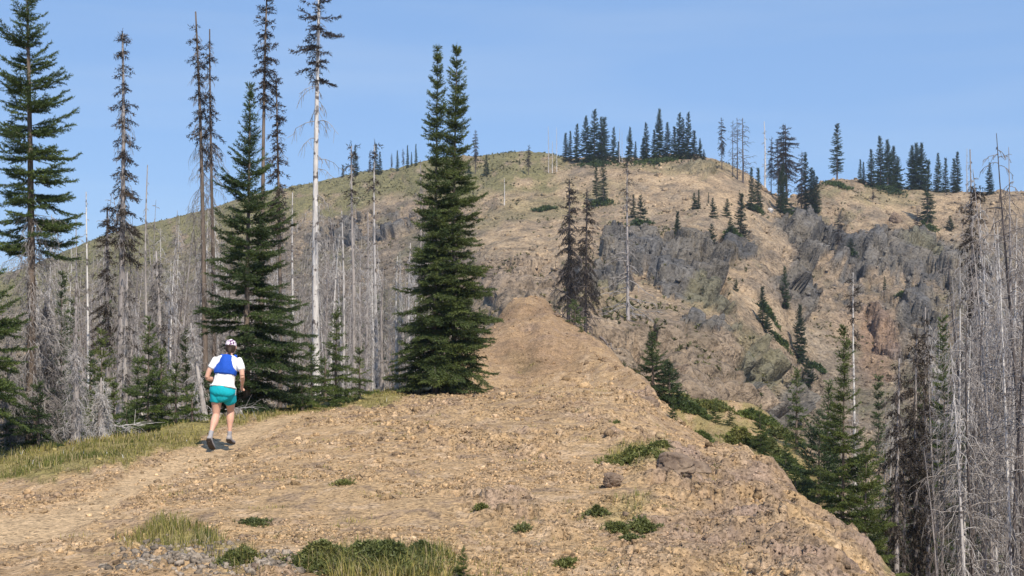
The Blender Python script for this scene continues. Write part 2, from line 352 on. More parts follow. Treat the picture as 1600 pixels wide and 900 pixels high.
# ------------------------------------------------------------ ground objects
Vg=np.stack([GX,GY,GZ],-1)
nr,nc=GX.shape
ii=np.arange(nr*nc).reshape(nr,nc)
Q=np.stack([ii[:-1,:-1],ii[:-1,1:],ii[1:,1:],ii[1:,:-1]],-1).reshape(-1,4)
def fm(M): return ((M[:-1,:-1]+M[1:,1:])*.5).ravel()
fd=fm(D);ft=fm(trail);fr=fm(rockf*(1-.85*sand));fn=fm(nrock)
cls=np.where(fd<66,0,2);cls=np.where((ft>.5)&(fd<66),1,cls);cls=np.where((fd>=66)&(fd<345)&(fr>.5),3,cls);cls=np.where((fd<66)&(fn>.55)&(fd>8),4,cls)
for k,nm,mt in ((0,'ground',M_near),(1,'path',M_near),(2,'hill',M_far),(3,'hill_cliffs',M_far),(4,'ground_bedrock',M_near)):
    q=Q[cls==k];ids,inv=np.unique(q,return_inverse=True)
    me=mesh(nm,Vg.reshape(-1,3)[ids],inv.reshape(-1,4),cols=col.reshape(-1,3)[ids],smooth=True)
    o=obj(nm,me,mt);o['kind']='structure'
# ------------------------------------------------------------ tree building
UP=np.array([0,0,1.])
def norm(v): return v/(np.linalg.norm(v,axis=-1,keepdims=True)+1e-9)
class MB:
    def __init__(s): s.v=[];s.f={};s.n=0
    def add(s,V,Fc):
        V=np.asarray(V,float).reshape(-1,3);s.v.append(V)
        for f in (Fc if isinstance(Fc,list) else [Fc]):
            s.f.setdefault(f.shape[1],[]).append(f+s.n)
        s.n+=len(V)
    def build(s,name,smooth=False):
        if not s.v: return None
        return mesh(name,np.concatenate(s.v),[np.concatenate(x) for x in s.f.values()],smooth=smooth)
def tubes(mb,P,R,k=4,cap=False):
    """P (B,n,3) paths, R (B,n) radii"""
    P=np.asarray(P,float);R=np.asarray(R,float)
    if P.ndim==2: P=P[None];R=R[None]
    B,n,_=P.shape
    T=norm(np.gradient(P,axis=1))
    ref=np.where(np.abs(T[:,:1,2:3])>.8,np.array([1.,0,0]),UP)
    ref=np.broadcast_to(ref,T.shape)
    A=norm(np.cross(T,ref));Bn=np.cross(T,A)
    a=np.arange(k)*2*np.pi/k
    V=P[:,:,None]+R[:,:,None,None]*(np.cos(a)[:,None]*A[:,:,None]+np.sin(a)[:,None]*Bn[:,:,None])
    i=np.arange(B*n*k).reshape(B,n,k);j=np.roll(i,-1,axis=2)
    f=np.stack([i[:,:-1],j[:,:-1],j[:,1:],i[:,1:]],-1).reshape(-1,4)
    mb.add(V,f)
def shoots(mb,P,Dv,L,nl,nw,nn,rng,spread=45,axis_w=None):
    """needled twigs: nn needle triangles around each axis"""
    P=np.asarray(P);B=len(P)
    if B==0:return
    Dv=norm(np.asarray(Dv));L=np.broadcast_to(np.asarray(L,float),(B,))
    A=norm(np.cross(Dv,UP+.01));Bn=np.cross(Dv,A)
    t=(np.arange(nn)+.5)/nn
    ph=rng.uniform(0,2*np.pi,(B,1))+np.arange(nn)[None]*2.4
    rad=np.cos(ph)[...,None]*A[:,None]+np.sin(ph)[...,None]*Bn[:,None]
    base=P[:,None]+Dv[:,None]*(L[:,None]*t[None])[...,None]
    sp=math.radians(spread)
    nd_=norm(Dv[:,None]*math.cos(sp)+rad*math.sin(sp)+rng.normal(0,.15,(B,nn,3)))
    l=nl*rng.uniform(.75,1.2,(B,nn,1))
    side=norm(np.cross(nd_,rng.normal(0,1,(B,nn,3))))*nw*.5
    V=np.stack([base-side,base+side,base+nd_*l],2)
    i=np.arange(B*nn*3).reshape(-1,3)
    mb.add(V,i)
    if axis_w:
        s2=A*axis_w
        V=np.stack([P-s2,P+s2,P+Dv*L[:,None]],1);mb.add(V,np.arange(B*3).reshape(-1,3))
def trunk_path(rng,H,lean=0,leandir=0,bend=.02,n=14):
    t=np.linspace(0,1,n)
    x=lean*H*t*math.cos(leandir)+bend*H*(.6*np.sin(t*3.3+rng.uniform(0,6))-.6*math.sin(0))*t
    y=lean*H*t*math.sin(leandir)+bend*H*np.sin(t*2.7+rng.uniform(0,6))*t
    return np.stack([x,y,t*H],-1)
def branch_paths(P0,az,L,e0,sag,tip,n=7,wig=None,rng=None):
    """P0 (B,3); elevation e0 at the start (rad); sag pulls the middle down, tip lifts the end"""
    s=np.linspace(0,1,n)
    hx=np.cos(az)[:,None]*s;hy=np.sin(az)[:,None]*s
    z=np.tan(e0)[:,None]*s-sag[:,None]*s**1.6+tip[:,None]*s**3
    k=1/np.sqrt(1+np.maximum(np.abs(z[:,-1:]),0)**2*.8)
    P=np.stack([hx*k,hy*k,z*k],-1)*L[:,None,None]+P0[:,None]
    if rng is not None and wig:
        w=rng.normal(0,wig,P.shape)*L[:,None,None]*s[None,:,None];P=P+w
    return P
def live_crown(mbF,mbB,rng,TPth,H,prof,t0,t1,q,gap=.0,dens=1.,e_top=42,e_bot=-4,droop=.32,tipup=.18,nl=None,nn=8,dead=False,whorl=None,hang=0.,sparse=1.,side_bias=None,spacing=None,ringk=.38):
    """live spruce crown between heights t0..t1 of the trunk path"""
    sp=(spacing or .5*q)/dens
    hs=np.arange(t0*H,t1*H,sp)
    hs=hs+rng.uniform(-sp*.25,sp*.25,len(hs))
    # whorls: pull heights towards rings so that shelves and gaps form
    wsp=whorl or max(.16,3.6*q)
    wsp_l=wsp*(1+.0*hs)
    ring=np.round(hs/wsp_l)*wsp_l
    hs=hs*(1-ringk)+ring*ringk
    hs=np.clip(hs,t0*H,t1*H*.997)
    B=len(hs);t=hs/H
    az=rng.uniform(0,2*np.pi,B)
    pr=np.interp(t,[p[0] for p in prof],[p[1] for p in prof])
    L=pr*rng.uniform(.68,1.14,B)
    lump=vn2(az*1.1,hs/(wsp*3.2),int(rng.integers(1000)));L*=1+.30*lump
    if side_bias is not None: L*=1+side_bias[1]*np.cos(az-side_bias[0])
    keep=(rng.uniform(0,1,B)>gap);hs,az,L,t=hs[keep],az[keep],np.maximum(L[keep],q*1.2),t[keep];B=len(hs)
    P0=np.stack([np.interp(t,np.linspace(0,1,len(TPth)),TPth[:,k]) for k in range(3)],-1)
    tt=(t-t0)/(t1-t0+1e-6)
    e0=np.radians(e_bot+(e_top-e_bot)*np.clip(tt,0,1)**1.6+rng.normal(0,6,B))
    sag=droop*(1-.8*tt)*rng.uniform(.5,1.4,B)+hang;tip=tipup*rng.uniform(.4,1.4,B)
    n=8
    BP=branch_paths(P0,az,L,e0,sag,tip,n,.012,rng)
    R=np.interp(np.linspace(0,1,n),[0,1],[1,.25])[None]*np.clip(L*.012,.25*q*.25,.03)[:,None]
    tubes(mbB,BP,R,3)
    SP=[];SD=[];SL=[]
    T=norm(np.gradient(BP,axis=1))
    for i in range(B):
        l=L[i]
        m=max(2,int(l/(q*.95)))
        s=np.linspace(.12 if l>.3 else .02,1,m)+rng.uniform(-.3,.3,m)/m;s=np.clip(s,0.02,.99)
        if sparse<1:s=s[rng.uniform(0,1,m)<sparse];m=len(s)
        if m==0: continue
        x=s*(n-1);a=x.astype(int);fr=(x-a)[:,None]
        p=BP[i,a]*(1-fr)+BP[i,np.minimum(a+1,n-1)]*fr;tg=T[i,a]
        # axis shoots
        SP.append(p);SD.append(tg+rng.normal(0,.12,(m,3)));SL.append(np.full(m,q*1.5))
        # laterals
        ll=np.minimum(.42*l*(1.04-s)**.8,.42)*rng.uniform(.6,1.15,m)+q*.5
        sd=norm(np.cross(tg,UP))
        for sg in (-1,1):
            ld=norm(tg*.75+sg*sd*rng.uniform(.7,1.1,(m,1))+np.array([0,0,1.])*rng.normal(-.06-hang*.4,.13,(m,1)))
            cnt=np.maximum(1,np.round(ll/(q*1.0)).astype(int))
            idx=np.repeat(np.arange(m),cnt)
            j=np.concatenate([np.arange(c) for c in cnt])
            fr2=(j+.1)/cnt[idx]
            pp=p[idx]+ld[idx]*(ll[idx]*fr2)[:,None]
            pp[:,2]-=.10*(ll[idx]*fr2)*fr2
            SP.append(pp)
            d2=ld[idx]+rng.normal(0,.22,(len(idx),3))+tg[idx]*.25
            d2[:,2]-=hang*.8
            SD.append(d2);SL.append(np.full(len(idx),q*1.45))
    if SP:
        SP=np.concatenate(SP);SD=np.concatenate(SD);SL=np.concatenate(SL)
        shoots(mbF,SP,SD,SL,(nl or q*.75),q*.26,nn,rng,48,q*.10)
    # leader
    if t1>.97:
        m=5;P=TPth[-1][None]+np.array([0,0,-1.])*np.linspace(0,q*4,m)[:,None]
        shoots(mbF,P,np.tile(UP,(m,1))+rng.normal(0,.1,(m,3)),np.full(m,q*1.6),q*.6,q*.2,nn,rng,35,q*.1)
def bare_limbs(mb,rng,TPth,H,t0,t1,count,prof,rmin=.004,e0=(5,25),sag=(.5,1.6),twigs=6,twl=.3,hang=.6,rb=.012,tip=0.,wig=.03,sub=0):
    t=rng.uniform(t0,t1,count)
    L=np.interp(t,[p[0] for p in prof],[p[1] for p in prof])*rng.uniform(.35,1.15,count)
    P0=np.stack([np.interp(t,np.linspace(0,1,len(TPth)),TPth[:,k]) for k in range(3)],-1)
    az=rng.uniform(0,2*np.pi,count)
    n=7
    BP=branch_paths(P0,az,L,np.radians(rng.uniform(e0[0],e0[1],count)),rng.uniform(sag[0],sag[1],count),np.full(count,tip),n,wig,rng)
    R=np.linspace(1,.3,n)[None]*np.maximum(rb*L,rmin)[:,None]
    R=np.maximum(R,rmin*.6)
    tubes(mb,BP,R,3)
    if twigs:
        s=rng.uniform(.2,1,(count,twigs));x=s*(n-1);a=np.minimum(x.astype(int),n-2);fr=(x-a)[...,None]
        ib=np.arange(count)[:,None]
        p=(BP[ib,a]*(1-fr)+BP[ib,a+1]*fr).reshape(-1,3)
        tg=norm(BP[ib,a+1]-BP[ib,a]).reshape(-1,3)
        m=len(p)
        sd=norm(np.cross(tg,UP+.01))*rng.choice([-1,1],(m,1))
        d=norm(tg*.6+sd*rng.uniform(.2,1,(m,1))+np.stack([np.zeros(m),np.zeros(m),-hang*rng.uniform(.2,1.6,m)],-1))
        tl=(twl*np.repeat(L,twigs)*rng.uniform(.3,1.2,m))
        k=np.linspace(0,1,4)
        TPp=p[:,None]+d[:,None]*(tl[:,None]*k)[...,None]
        TPp[...,2]-=hang*.35*tl[:,None]*k**2
        TPp+=rng.normal(0,.04,TPp.shape)*tl[:,None,None]*k[None,:,None]
        tubes(mb,TPp,np.full((m,4),rmin*.7)*np.linspace(1,.5,4),3)
        if sub:
            q_=np.repeat(TPp[:,1:3].reshape(-1,3),sub,0);mm=len(q_)
            dd_=norm(rng.normal(0,1,(mm,3))+np.array([0,0,-hang]))
            l2=rng.uniform(.03,.12,mm)
            e=np.linspace(0,1,3);T3=q_[:,None]+dd_[:,None]*(l2[:,None]*e)[...,None]
            tubes(mb,T3,np.full((mm,3),rmin*.5),3)
# ---- tree materials
def bark(name,ca,cb,sx=9,sz=1.6,rough=.9,dark=None):
    m,nt,b=mat(name,rough=rough,spec=.15)
    tc=nd(nt,'ShaderNodeTexCoord');mp=nd(nt,'ShaderNodeMapping');mp.inputs['Scale'].default_value=(sx,sx,sz);nt.links.new(tc.outputs['Object'],mp.inputs[0])
    n=noise(nt,1.6,5,.7,mp.outputs[0])
    c=ramp(nt,n,[(.3,ca),(.62,cb)])
    oi=nd(nt,'ShaderNodeObjectInfo');r=ramp(nt,oi.outputs['Random'],[(0,(.78,.76,.76)),(1,(1.15,1.13,1.1))])
    c=mixc(nt,c,r,1.,'MULTIPLY')
    if dark:
        n2=noise(nt,dark[1],2,.5,tc.outputs['Object']);c=mixc(nt,c,ramp(nt,n2,[(.58,(1,1,1)),(.66,dark[0])]),1.,'MULTIPLY')
    nt.links.new(c,b.inputs['Base Color'])
    bp=nd(nt,'ShaderNodeBump');bp.inputs['Strength'].default_value=.6;bp.inputs['Distance'].default_value=.03;nt.links.new(n,bp.inputs['Height']);nt.links.new(bp.outputs[0],b.inputs['Normal'])
    return m
def needles(name,cols,scale=2.2,trans=.25):
    m,nt,b=mat(name,rough=.55,spec=.35)
    g=nd(nt,'ShaderNodeNewGeometry')
    n=noise(nt,scale,3,.6,g.outputs['Position'])
    pr=g.outputs['Random Per Island']
    c=ramp(nt,n,[(.3,cols[0]),(.5,cols[1]),(.7,cols[2])])
    r=ramp(nt,pr,[(0,(.6,.62,.6)),(.8,(1.15,1.15,1.1)),(1,(1.5,1.5,1.2))])
    c=mixc(nt,c,r,1.,'MULTIPLY')
    oi=nd(nt,'ShaderNodeObjectInfo');r=ramp(nt,oi.outputs['Random'],[(0,(.82,.86,.95)),(1,(1.18,1.12,.95))])
    c=mixc(nt,c,r,1.,'MULTIPLY')
    nt.links.new(c,b.inputs['Base Color'])
    tr=nd(nt,'ShaderNodeBsdfTranslucent');nt.links.new(c,tr.inputs[0])
    mxs=nd(nt,'ShaderNodeMixShader');mxs.inputs[0].default_value=trans
    nt.links.new(b.outputs[0],mxs.inputs[1]);nt.links.new(tr.outputs[0],mxs.inputs[2]);nt.links.new(mxs.outputs[0],nt.nodes['Material Output'].inputs[0])
    return m
N_green=needles('needles_green',[(.048,.075,.024),(.085,.122,.034),(.14,.18,.048)])
N_yel=needles('needles_yellow_green',[(.055,.083,.024),(.10,.13,.036),(.165,.195,.05)])
N_dark=needles('needles_dark',[(.036,.06,.024),(.064,.098,.032),(.11,.15,.044)],1.2)
N_blue=needles('needles_blue_green',[(.04,.068,.034),(.065,.10,.045),(.10,.14,.06)])
N_lime=needles('needles_lime',[(.085,.105,.035),(.14,.155,.05),(.22,.215,.085)])
N_brown=needles('needles_brown',[(.02,.016,.013),(.036,.027,.022),(.065,.048,.036)],2.5,.1)
N_far=needles('needles_distant',[(.018,.036,.018),(.032,.058,.024),(.055,.085,.032)],.5)
B_live=bark('bark_brown',(.09,.07,.055),(.21,.17,.14))
B_grey=bark('bark_grey',(.20,.18,.175),(.42,.39,.375),dark=((.35,.33,.32),5))
B_white=bark('bark_white',(.38,.365,.36),(.68,.66,.64),rough=.7,dark=((.22,.2,.2),7))
B_dark=bark('bark_dark',(.05,.045,.045),(.15,.13,.125))
T_grey=bark('twigs_grey',(.14,.125,.12),(.38,.355,.34))
T_pale=bark('twigs_pale',(.30,.285,.28),(.62,.60,.585))
T_brown=bark('twigs_brown',(.10,.085,.075),(.25,.21,.185))
# ---- assembling a tree
def add_trunk(rng,Pth,r0,r1=.15,k=8,flare=True,name='trunk'):
    n=len(Pth);t=np.linspace(0,1,n)
    R=r0*(1-t*(1-r1))
    if flare: R=R*(1+.45*np.exp(-t*22))
    m=MB();P=Pth.copy();P[0,2]-=.4 if r0>.04 else .1
    tubes(m,P,R*(1+0*t),k)
    return m.build(name,True)
def root_at(name,px,d,sink=.03,py=None):
    X=(px-CX)/F*d
    z=float(ground(X,d))-sink
    o=bpy.data.objects.new(name,None);o.empty_display_size=.3;C.objects.link(o);o.location=(X,d,z);return o
def top_h(o,px,py):
    """height above the tree's base of the point seen at row py"""
    return (HY-py)/F*o.location[1]-o.location[2]
def finish(o,parts):
    for nm,me,mt in parts:
        if me is not None: obj(nm,me,mt,o)
def live_tree(name,label,cat,px,d,top,prof,q=.05,r0=.09,t0=.05,seed=1,mat_n=None,group=None,lean=0,leandir=0,limbs=None,gap=0.,dens=1,bend=.012,trunk_mat=None,nn=8,hang=0.,second=None,**kw):
    """prof: crown half-widths in pixels of the photograph at relative heights"""
    rng=np.random.default_rng(seed)
    o=root_at(name,px,d);tag(o,label,cat,group)
    H=top_h(o,px,top)
    Pth=trunk_path(rng,H,lean,leandir,bend)
    pr=[(t,w*d/F) for t,w in prof]
    f=MB();b=MB()
    live_crown(f,b,rng,Pth,H,pr,t0,1.,q,gap,dens,nn=nn,hang=hang,**kw)
    parts=[('trunk',add_trunk(rng,Pth,r0,.1),trunk_mat or B_live)]
    if limbs:
        for L_ in limbs:
            bare_limbs(b,rng,Pth,H,*L_[:3],[(t,w*d/F) for t,w in L_[3]],**(L_[4] if len(L_)>4 else {}))
    parts+=[('inner_crown',b.build('inner_crown'),T_brown if not limbs else T_grey),('foliage',f.build('foliage'),mat_n or N_green)]
    finish(o,parts);return o
def snag(name,label,cat,px,d,top,r0,seed,limbs,tops=None,mat_t=None,mat_b=None,group=None,lean=0,leandir=0,bend=.012,r1=.2,twin=None,broken=False):
    rng=np.random.default_rng(seed)
    o=root_at(name,px,d);tag(o,label,cat,group);H=top_h(o,px,top)
    b=MB();f=MB();tm=MB();parts=[]
    stems=[(0.,0.,1.,lean,leandir)]+(twin or [])
    for k,(ox,oy,hs,ln,ldr) in enumerate(stems):
        h=H*hs
        Pth=trunk_path(rng,h,ln,ldr,bend)+np.array([ox,oy,0])
        parts.append(('trunk',add_trunk(rng,Pth,r0*(1 if k==0 else .8),r1,7),mat_t or B_grey))
        for L_ in limbs:
            bare_limbs(b,rng,Pth,h,*L_[:3],[(t,w*d/F) for t,w in L_[3]],**(L_[4] if len(L_)>4 else {}))
        if tops:
            for T_ in tops:
                live_crown(f,b,rng,Pth,h,[(t,w*d/F) for t,w in T_[2]],T_[0],T_[1],**T_[3])
    parts.append(('crown',b.build('crown'),mat_b or T_grey))
    if tops: parts.append(('dead_foliage',f.build('dead_foliage'),N_brown))
    finish(o,parts);return o
def copy_tree(src,px,d,top=None,label=None,rz=0.,sx=None,sink=.1,src_h=None,base_py=None,group=None):
    r=src.copy();C.objects.link(r)
    X=(px-CX)/F*d;z=float(ground(X,d))-sink
    r.location=(X,d,z);r.rotation_euler=(0,0,rz)
    if top is not None:
        H=(HY-top)/F*d-z;s=H/src_h;r.scale=((sx or 1)*s,(sx or 1)*s,s)
    if label:r['label']=label
    if group:r['group']=group
    for ch in src.children:
        c=ch.copy();C.objects.link(c);c.parent=r
    return r
# ------------------------------------------------------------ near trees
FIRC='fir tree'
SPIRE=[(0,78),(.12,88),(.3,74),(.5,55),(.62,38),(.75,24),(.88,12),(1,3)]
# tall fir at the left edge of the picture
live_tree('fir_tree','tall fir at the left edge, green boughs above a grey tangle of dead twigs',FIRC,48,22,-60,
 [(0,60),(.38,62),(.45,76),(.6,68),(.72,54),(.85,36),(1,5)],q=.05,r0=.095,t0=.42,seed=11,mat_n=N_green,dens=1.1,gap=.1,whorl=.34,ringk=.35,e_bot=2,droop=.25,tipup=.2,
 limbs=[(.0,.5,210,[(0,80),(.3,78),(.5,60)],dict(twigs=8,twl=.35,hang=.8,rmin=.005,sag=(.2,1.7),e0=(-25,30),wig=.06,sub=1))])
live_tree('fir_tree','dense fir low at the left edge below the tall one, half out of frame',FIRC,-22,20,372,
 [(0,60),(.3,72),(.55,66),(.8,40),(1,4)],q=.05,r0=.08,t0=.25,seed=12,dens=.85,whorl=.24,mat_n=N_green)
# big fir behind the runner
live_tree('fir_tree','broad dark fir with a full crown to the ground beside the runner',FIRC,386,27.4,134,
 [(0,72),(.1,92),(.25,84),(.45,64),(.6,50),(.75,31),(.88,14),(.96,6),(1,2)],q=.052,r0=.07,t0=.03,seed=13,dens=1.15,whorl=.22,mat_n=N_dark,e_top=48,droop=.3)
# twin spires
live_tree('fir_tree','left stem of the tall twin firs standing on the ridge crest',FIRC,680,33.2,80,
 [(0,55),(.1,66),(.3,52),(.45,44),(.56,36),(.66,24),(.8,19),(.92,10),(1,2)],q=.062,r0=.06,t0=.03,seed=14,dens=1.45,whorl=.30,mat_n=N_yel,gap=.02,droop=.42,tipup=.22)
live_tree('fir_tree','right stem of the tall twin firs, the one with the wider skirt',FIRC,710,33.6,72,
 [(0,62),(.1,78),(.25,66),(.4,52),(.55,42),(.66,26),(.8,20),(.92,11),(1,2)],q=.062,r0=.062,t0=.03,seed=15,dens=1.5,whorl=.30,mat_n=N_yel,gap=.02,droop=.42,tipup=.22)
# small firs near the crest
small=[(472,27.9,585,34,61,N_green,'little fir filling the gap at the right foot of the broad dark fir'),
(215,26.5,560,46,62,N_dark,'shaded fir between the yellowish fir and the low fir by the runner'),
(300,24.6,612,30,63,N_green,'knee-high fir at the grass edge immediately left of the runner'),
(60,21.4,600,48,64,N_dark,'dark fir growing through the grey twigs at lower left'),
(525,28.6,486,34,21,N_green,'small fir on the grassy crest right of the broad dark fir'),
(562,29.5,548,25,22,N_yel,'smallest fir on the crest, right beside the bare trunks'),
(487,28.3,540,38,26,N_dark,'bushy young fir tucked against the right skirt of the broad dark fir'),
(232,25.4,500,48,23,N_green,'young fir between grey dead trunks left of the runner'),
(275,25.5,575,40,27,N_green,'low fir close left of the runner, in front of the leaning dead trunk'),
(160,24.3,520,44,24,N_yel,'yellowish young fir left of the grey twin trunks'),
(118,23.2,585,44,25,N_green,'low fir in the shade below the tall left-edge fir'),
(12,21.6,560,48,28,N_dark,'dark low fir at the very left edge by the grass'),
(198,24.2,640,30,29,N_dark,'little dark fir beside the fallen grey branches')]
for px,d,top,w_,sd_,mn,lb in small:
    live_tree('fir_tree',lb,FIRC,px,d,top,[(0,w_*.8),(.15,w_),(.45,w_*.68),(.75,w_*.32),(1,2)],q=.05,r0=.03,t0=.04,seed=sd_,mat_n=mn,dens=.9,whorl=.2,e_top=45)
TW=dict(twigs=8,twl=.35,hang=.9,rmin=.0045)
# dying twin trunk with dark needles, left
snag('dead_tree','dying tree with pale twin trunks and ragged brown top, leaning bough on its left side','dead tree',188,29.5,52,.10,31,
 [(.1,.85,170,[(0,38),(.5,40),(.8,24),(1,4)],dict(twigs=9,twl=.34,hang=1.3,rmin=.005,sag=(.8,2.)))],
 tops=[(.52,1.,[(.5,24),(.6,30),(.7,20),(.85,17),(1,4)],dict(q=.07,gap=.1,dens=1.1,hang=.5,sparse=.85,e_top=30,e_bot=0,nn=6,whorl=.35))],
 twin=[(-.28,.1,.62,0,0)])
snag('dead_tree','thin pale snag rising between the left-edge fir and the dying twin trunks','dead tree',138,30,300,.045,32,[(.1,1,70,[(0,16),(.6,14),(1,3)],TW)],mat_t=B_white,mat_b=T_pale)
snag('dead_tree','slim broken snag with short grey twigs right of the dying twin trunks','dead tree',233,31,258,.05,33,[(.1,1,80,[(0,22),(.6,16),(1,3)],TW)],bend=.02)
snag('dead_tree','tall twin snag with brown tufts at its tips, behind the broad dark fir','dead tree',325,33,16,.09,34,
 [(.2,.97,170,[(0,40),(.6,38),(.8,24),(1,6)],dict(twigs=9,twl=.35,hang=1.1,rmin=.005,sag=(.6,1.8)))],
 tops=[(.70,.97,[(.5,22),(.75,20),(.9,15),(1,4)],dict(q=.075,gap=.2,dens=.9,hang=.6,sparse=.7,nn=6,whorl=.4))],mat_t=B_live,
 lean=-.028,twin=[(.1,.15,.96,.0,0)])
snag('dead_tree','leaning dark-topped dead tree with long bare trunk above the broad fir','dead tree',402,35,-8,.09,35,
 [(.3,.95,110,[(0,30),(.7,22),(1,4)],dict(twigs=6,twl=.3,hang=1,rmin=.005))],
 tops=[(.76,1.,[(.75,16),(.85,18),(.93,14),(1,3)],dict(q=.08,gap=.05,dens=1.3,hang=.35,sparse=.95,nn=6,whorl=.3))],lean=.028,mat_t=B_live)
snag('dead_tree','shorter dark-needled dying tree right behind the broad dark fir','dead tree',437,38,128,.08,36,
 [(.2,.9,100,[(0,34),(.7,24),(1,4)],dict(twigs=6,twl=.3,hang=1,rmin=.006))],
 tops=[(.60,1.,[(.6,20),(.8,16),(1,3)],dict(q=.09,gap=.1,dens=1.2,hang=.5,sparse=.9,nn=6,whorl=.35))],mat_t=B_live)
snag('dead_tree','tall white-barked snag with dark tufted top and long arching bare boughs','dead tree',495,33,-14,.10,37,
 [(.3,.86,44,[(0,40),(.5,48),(.72,52),(.86,30)],dict(twigs=7,twl=.28,hang=1.3,rmin=.009,e0=(8,30),sag=(.5,1.35),rb=.014)),
  (.05,.5,60,[(0,44),(.5,44)],dict(twigs=7,twl=.3,hang=1.2,rmin=.005)),
  (.8,1,40,[(.8,30),(1,6)],dict(twigs=5,twl=.3,hang=.4,rmin=.006))],
 tops=[(.79,1.,[(.78,24),(.86,32),(.93,30),(1,8)],dict(q=.085,gap=.3,dens=1.,hang=.1,sparse=.95,nn=7,whorl=.36,e_top=20))],mat_t=B_white,mat_b=T_grey,lean=-.002,r1=.30)
# heavy grey dead tangles on the left
def tangle(label,px,d,top,w,seed,n=260,r0=.08,lean=0,ld=0,brown=True,mt=None):
    n=int(n*.42)
    return snag('dead_tree',label,'dead tree',px,d,top,r0,seed,
     [(.03,.97,n,[(0,w),(.5,w*.9),(.8,w*.6),(1,6)],dict(twigs=9,twl=.38,hang=.9,rmin=.0050,sag=(.2,2.0),e0=(-30,35),wig=.07,rb=.014,sub=1))],
     tops=([(.25,.95,[(0,w*.6),(.6,w*.55),(1,6)],dict(q=.06,gap=.35,dens=.75,hang=.9,sparse=.6,nn=5,whorl=.3))] if brown else None),lean=lean,leandir=ld,mat_b=mt or T_grey)
tangle('stout dead tree hung with brown dead foliage, left of the runner',258,26.6,392,36,41,300,.09,lean=-.05)
tangle('leaning grey dead trunk with drooping fringe of twigs right behind the runner',322,25.4,505,26,42,130,.06,lean=-.16,brown=False,mt=T_pale)
tangle('grey dead tree buried in hanging twigs below the left-edge fir',70,22.4,470,62,43,420,.10,brown=True)
tangle('silvery dead trunk with skirts of fine twigs at the edge of the grass, left',118,21.9,530,40,44,280,.09,brown=False,mt=T_pale)
tangle('second silvery stump-like dead trunk, right of the first, its twigs touching the grass',158,22.6,590,34,45,220,.075,brown=False,mt=T_pale)
tangle('dead tree with shaggy grey twigs at the extreme left edge above the grass',14,21.6,500,50,46,300,.08,brown=False)
tangle('grey dead tree standing below the dying twin trunks',196,27.5,425,34,47,220,.09,brown=True)
# bare snags in the middle distance, left of the twin firs
mids=[(553,36,228,.075,20,'dark-tipped grey snag right of the white-barked snag',True),(588,38,224,.06,18,'slender grey snag, second to the right of the white-barked snag',True),
(597,33.5,420,.055,16,'thin bleached trunk whose foot shows on the crest left of the twin firs',False),(620,34.5,400,.045,20,'bare trunk nearest the left skirt of the twin firs',False),
(655,40,250,.05,20,'grey snag half hidden by the left twin fir',False),(536,38,330,.06,20,'pale crooked snag between the white-barked snag and the dark-tipped one',False),
(572,42,330,.07,22,'grey trunk seen between the two dark-tipped snags',False),(460,40,300,.06,30,'grey snag close left of the white-barked snag',False),
(512,40,400,.05,24,'short grey snag just right of the white trunk',False),(640,42,380,.05,24,'short branching grey snag beside the twin firs',False)]
for k,(px,d,top,r0,w_,lb,dk) in enumerate(mids):
    snag('dead_tree',lb,'dead tree',px,d,top,r0,60+k,[(.05,.98,110 if not dk else 90,[(0,w_*1.4),(.6,w_),(1,4)],dict(twigs=7,twl=.4,hang=.9,rmin=.006,sag=(.3,1.6)))],
     tops=[(.80,1.,[(.78,8),(.9,8),(1,3)],dict(q=.09,gap=.2,dens=.9,hang=.5,sparse=.6,nn=5,whorl=.3))] if dk else None,mat_t=B_white if k%2 else B_grey,mat_b=T_grey if k%3 else T_pale,bend=.02)
# ---- right side living firs in the valley
rights=[(1317,28,512,62,50,N_yel,.052,'tall yellow-green fir on the right flank of the ridge',[(0,60),(.2,58),(.4,46),(.55,40),(.68,24),(.8,15),(.92,12),(1,3)]),
(1278,30,645,58,51,N_blue,.055,'broad blue-green fir left of the tall yellow-green one',[(0,62),(.35,55),(.6,38),(.8,20),(1,3)]),
(1352,26,690,46,52,N_yel,.05,'bright low fir at the foot of the tall yellow-green one',[(0,42),(.4,44),(.7,30),(1,3)]),
(1243,29,735,30,53,N_green,.05,'small fir peeping over the rocky flank at far right of the ridge',[(0,30),(.5,26),(1,3)]),
(1476,38,498,36,54,N_green,.07,'dark fir among the grey snags on the right',[(0,40),(.3,40),(.55,32),(.75,17),(1,3)]),
(1390,36,760,40,55,N_green,.065,'low fir behind the brown dead trees on the right',[(0,40),(.5,36),(1,3)]),
(1245,44,580,22,56,N_green,.08,'thin fir in the gully above the shrubs',[(0,16),(.5,12),(1,3)]),
(1293,42,600,30,57,N_green,.075,'small fir behind the left shoulder of the tall yellow-green fir',[(0,26),(.5,22),(1,3)])]
for px,d,top,w_,sd_,mn,q_,lb,pr in rights:
    live_tree('fir_tree',lb,FIRC,px,d,top,[(a,b*1.3) for a,b in pr],q=q_,r0=.05,t0=.05,seed=sd_,mat_n=mn,dens=.9,whorl=.26,droop=.36,tipup=.22)
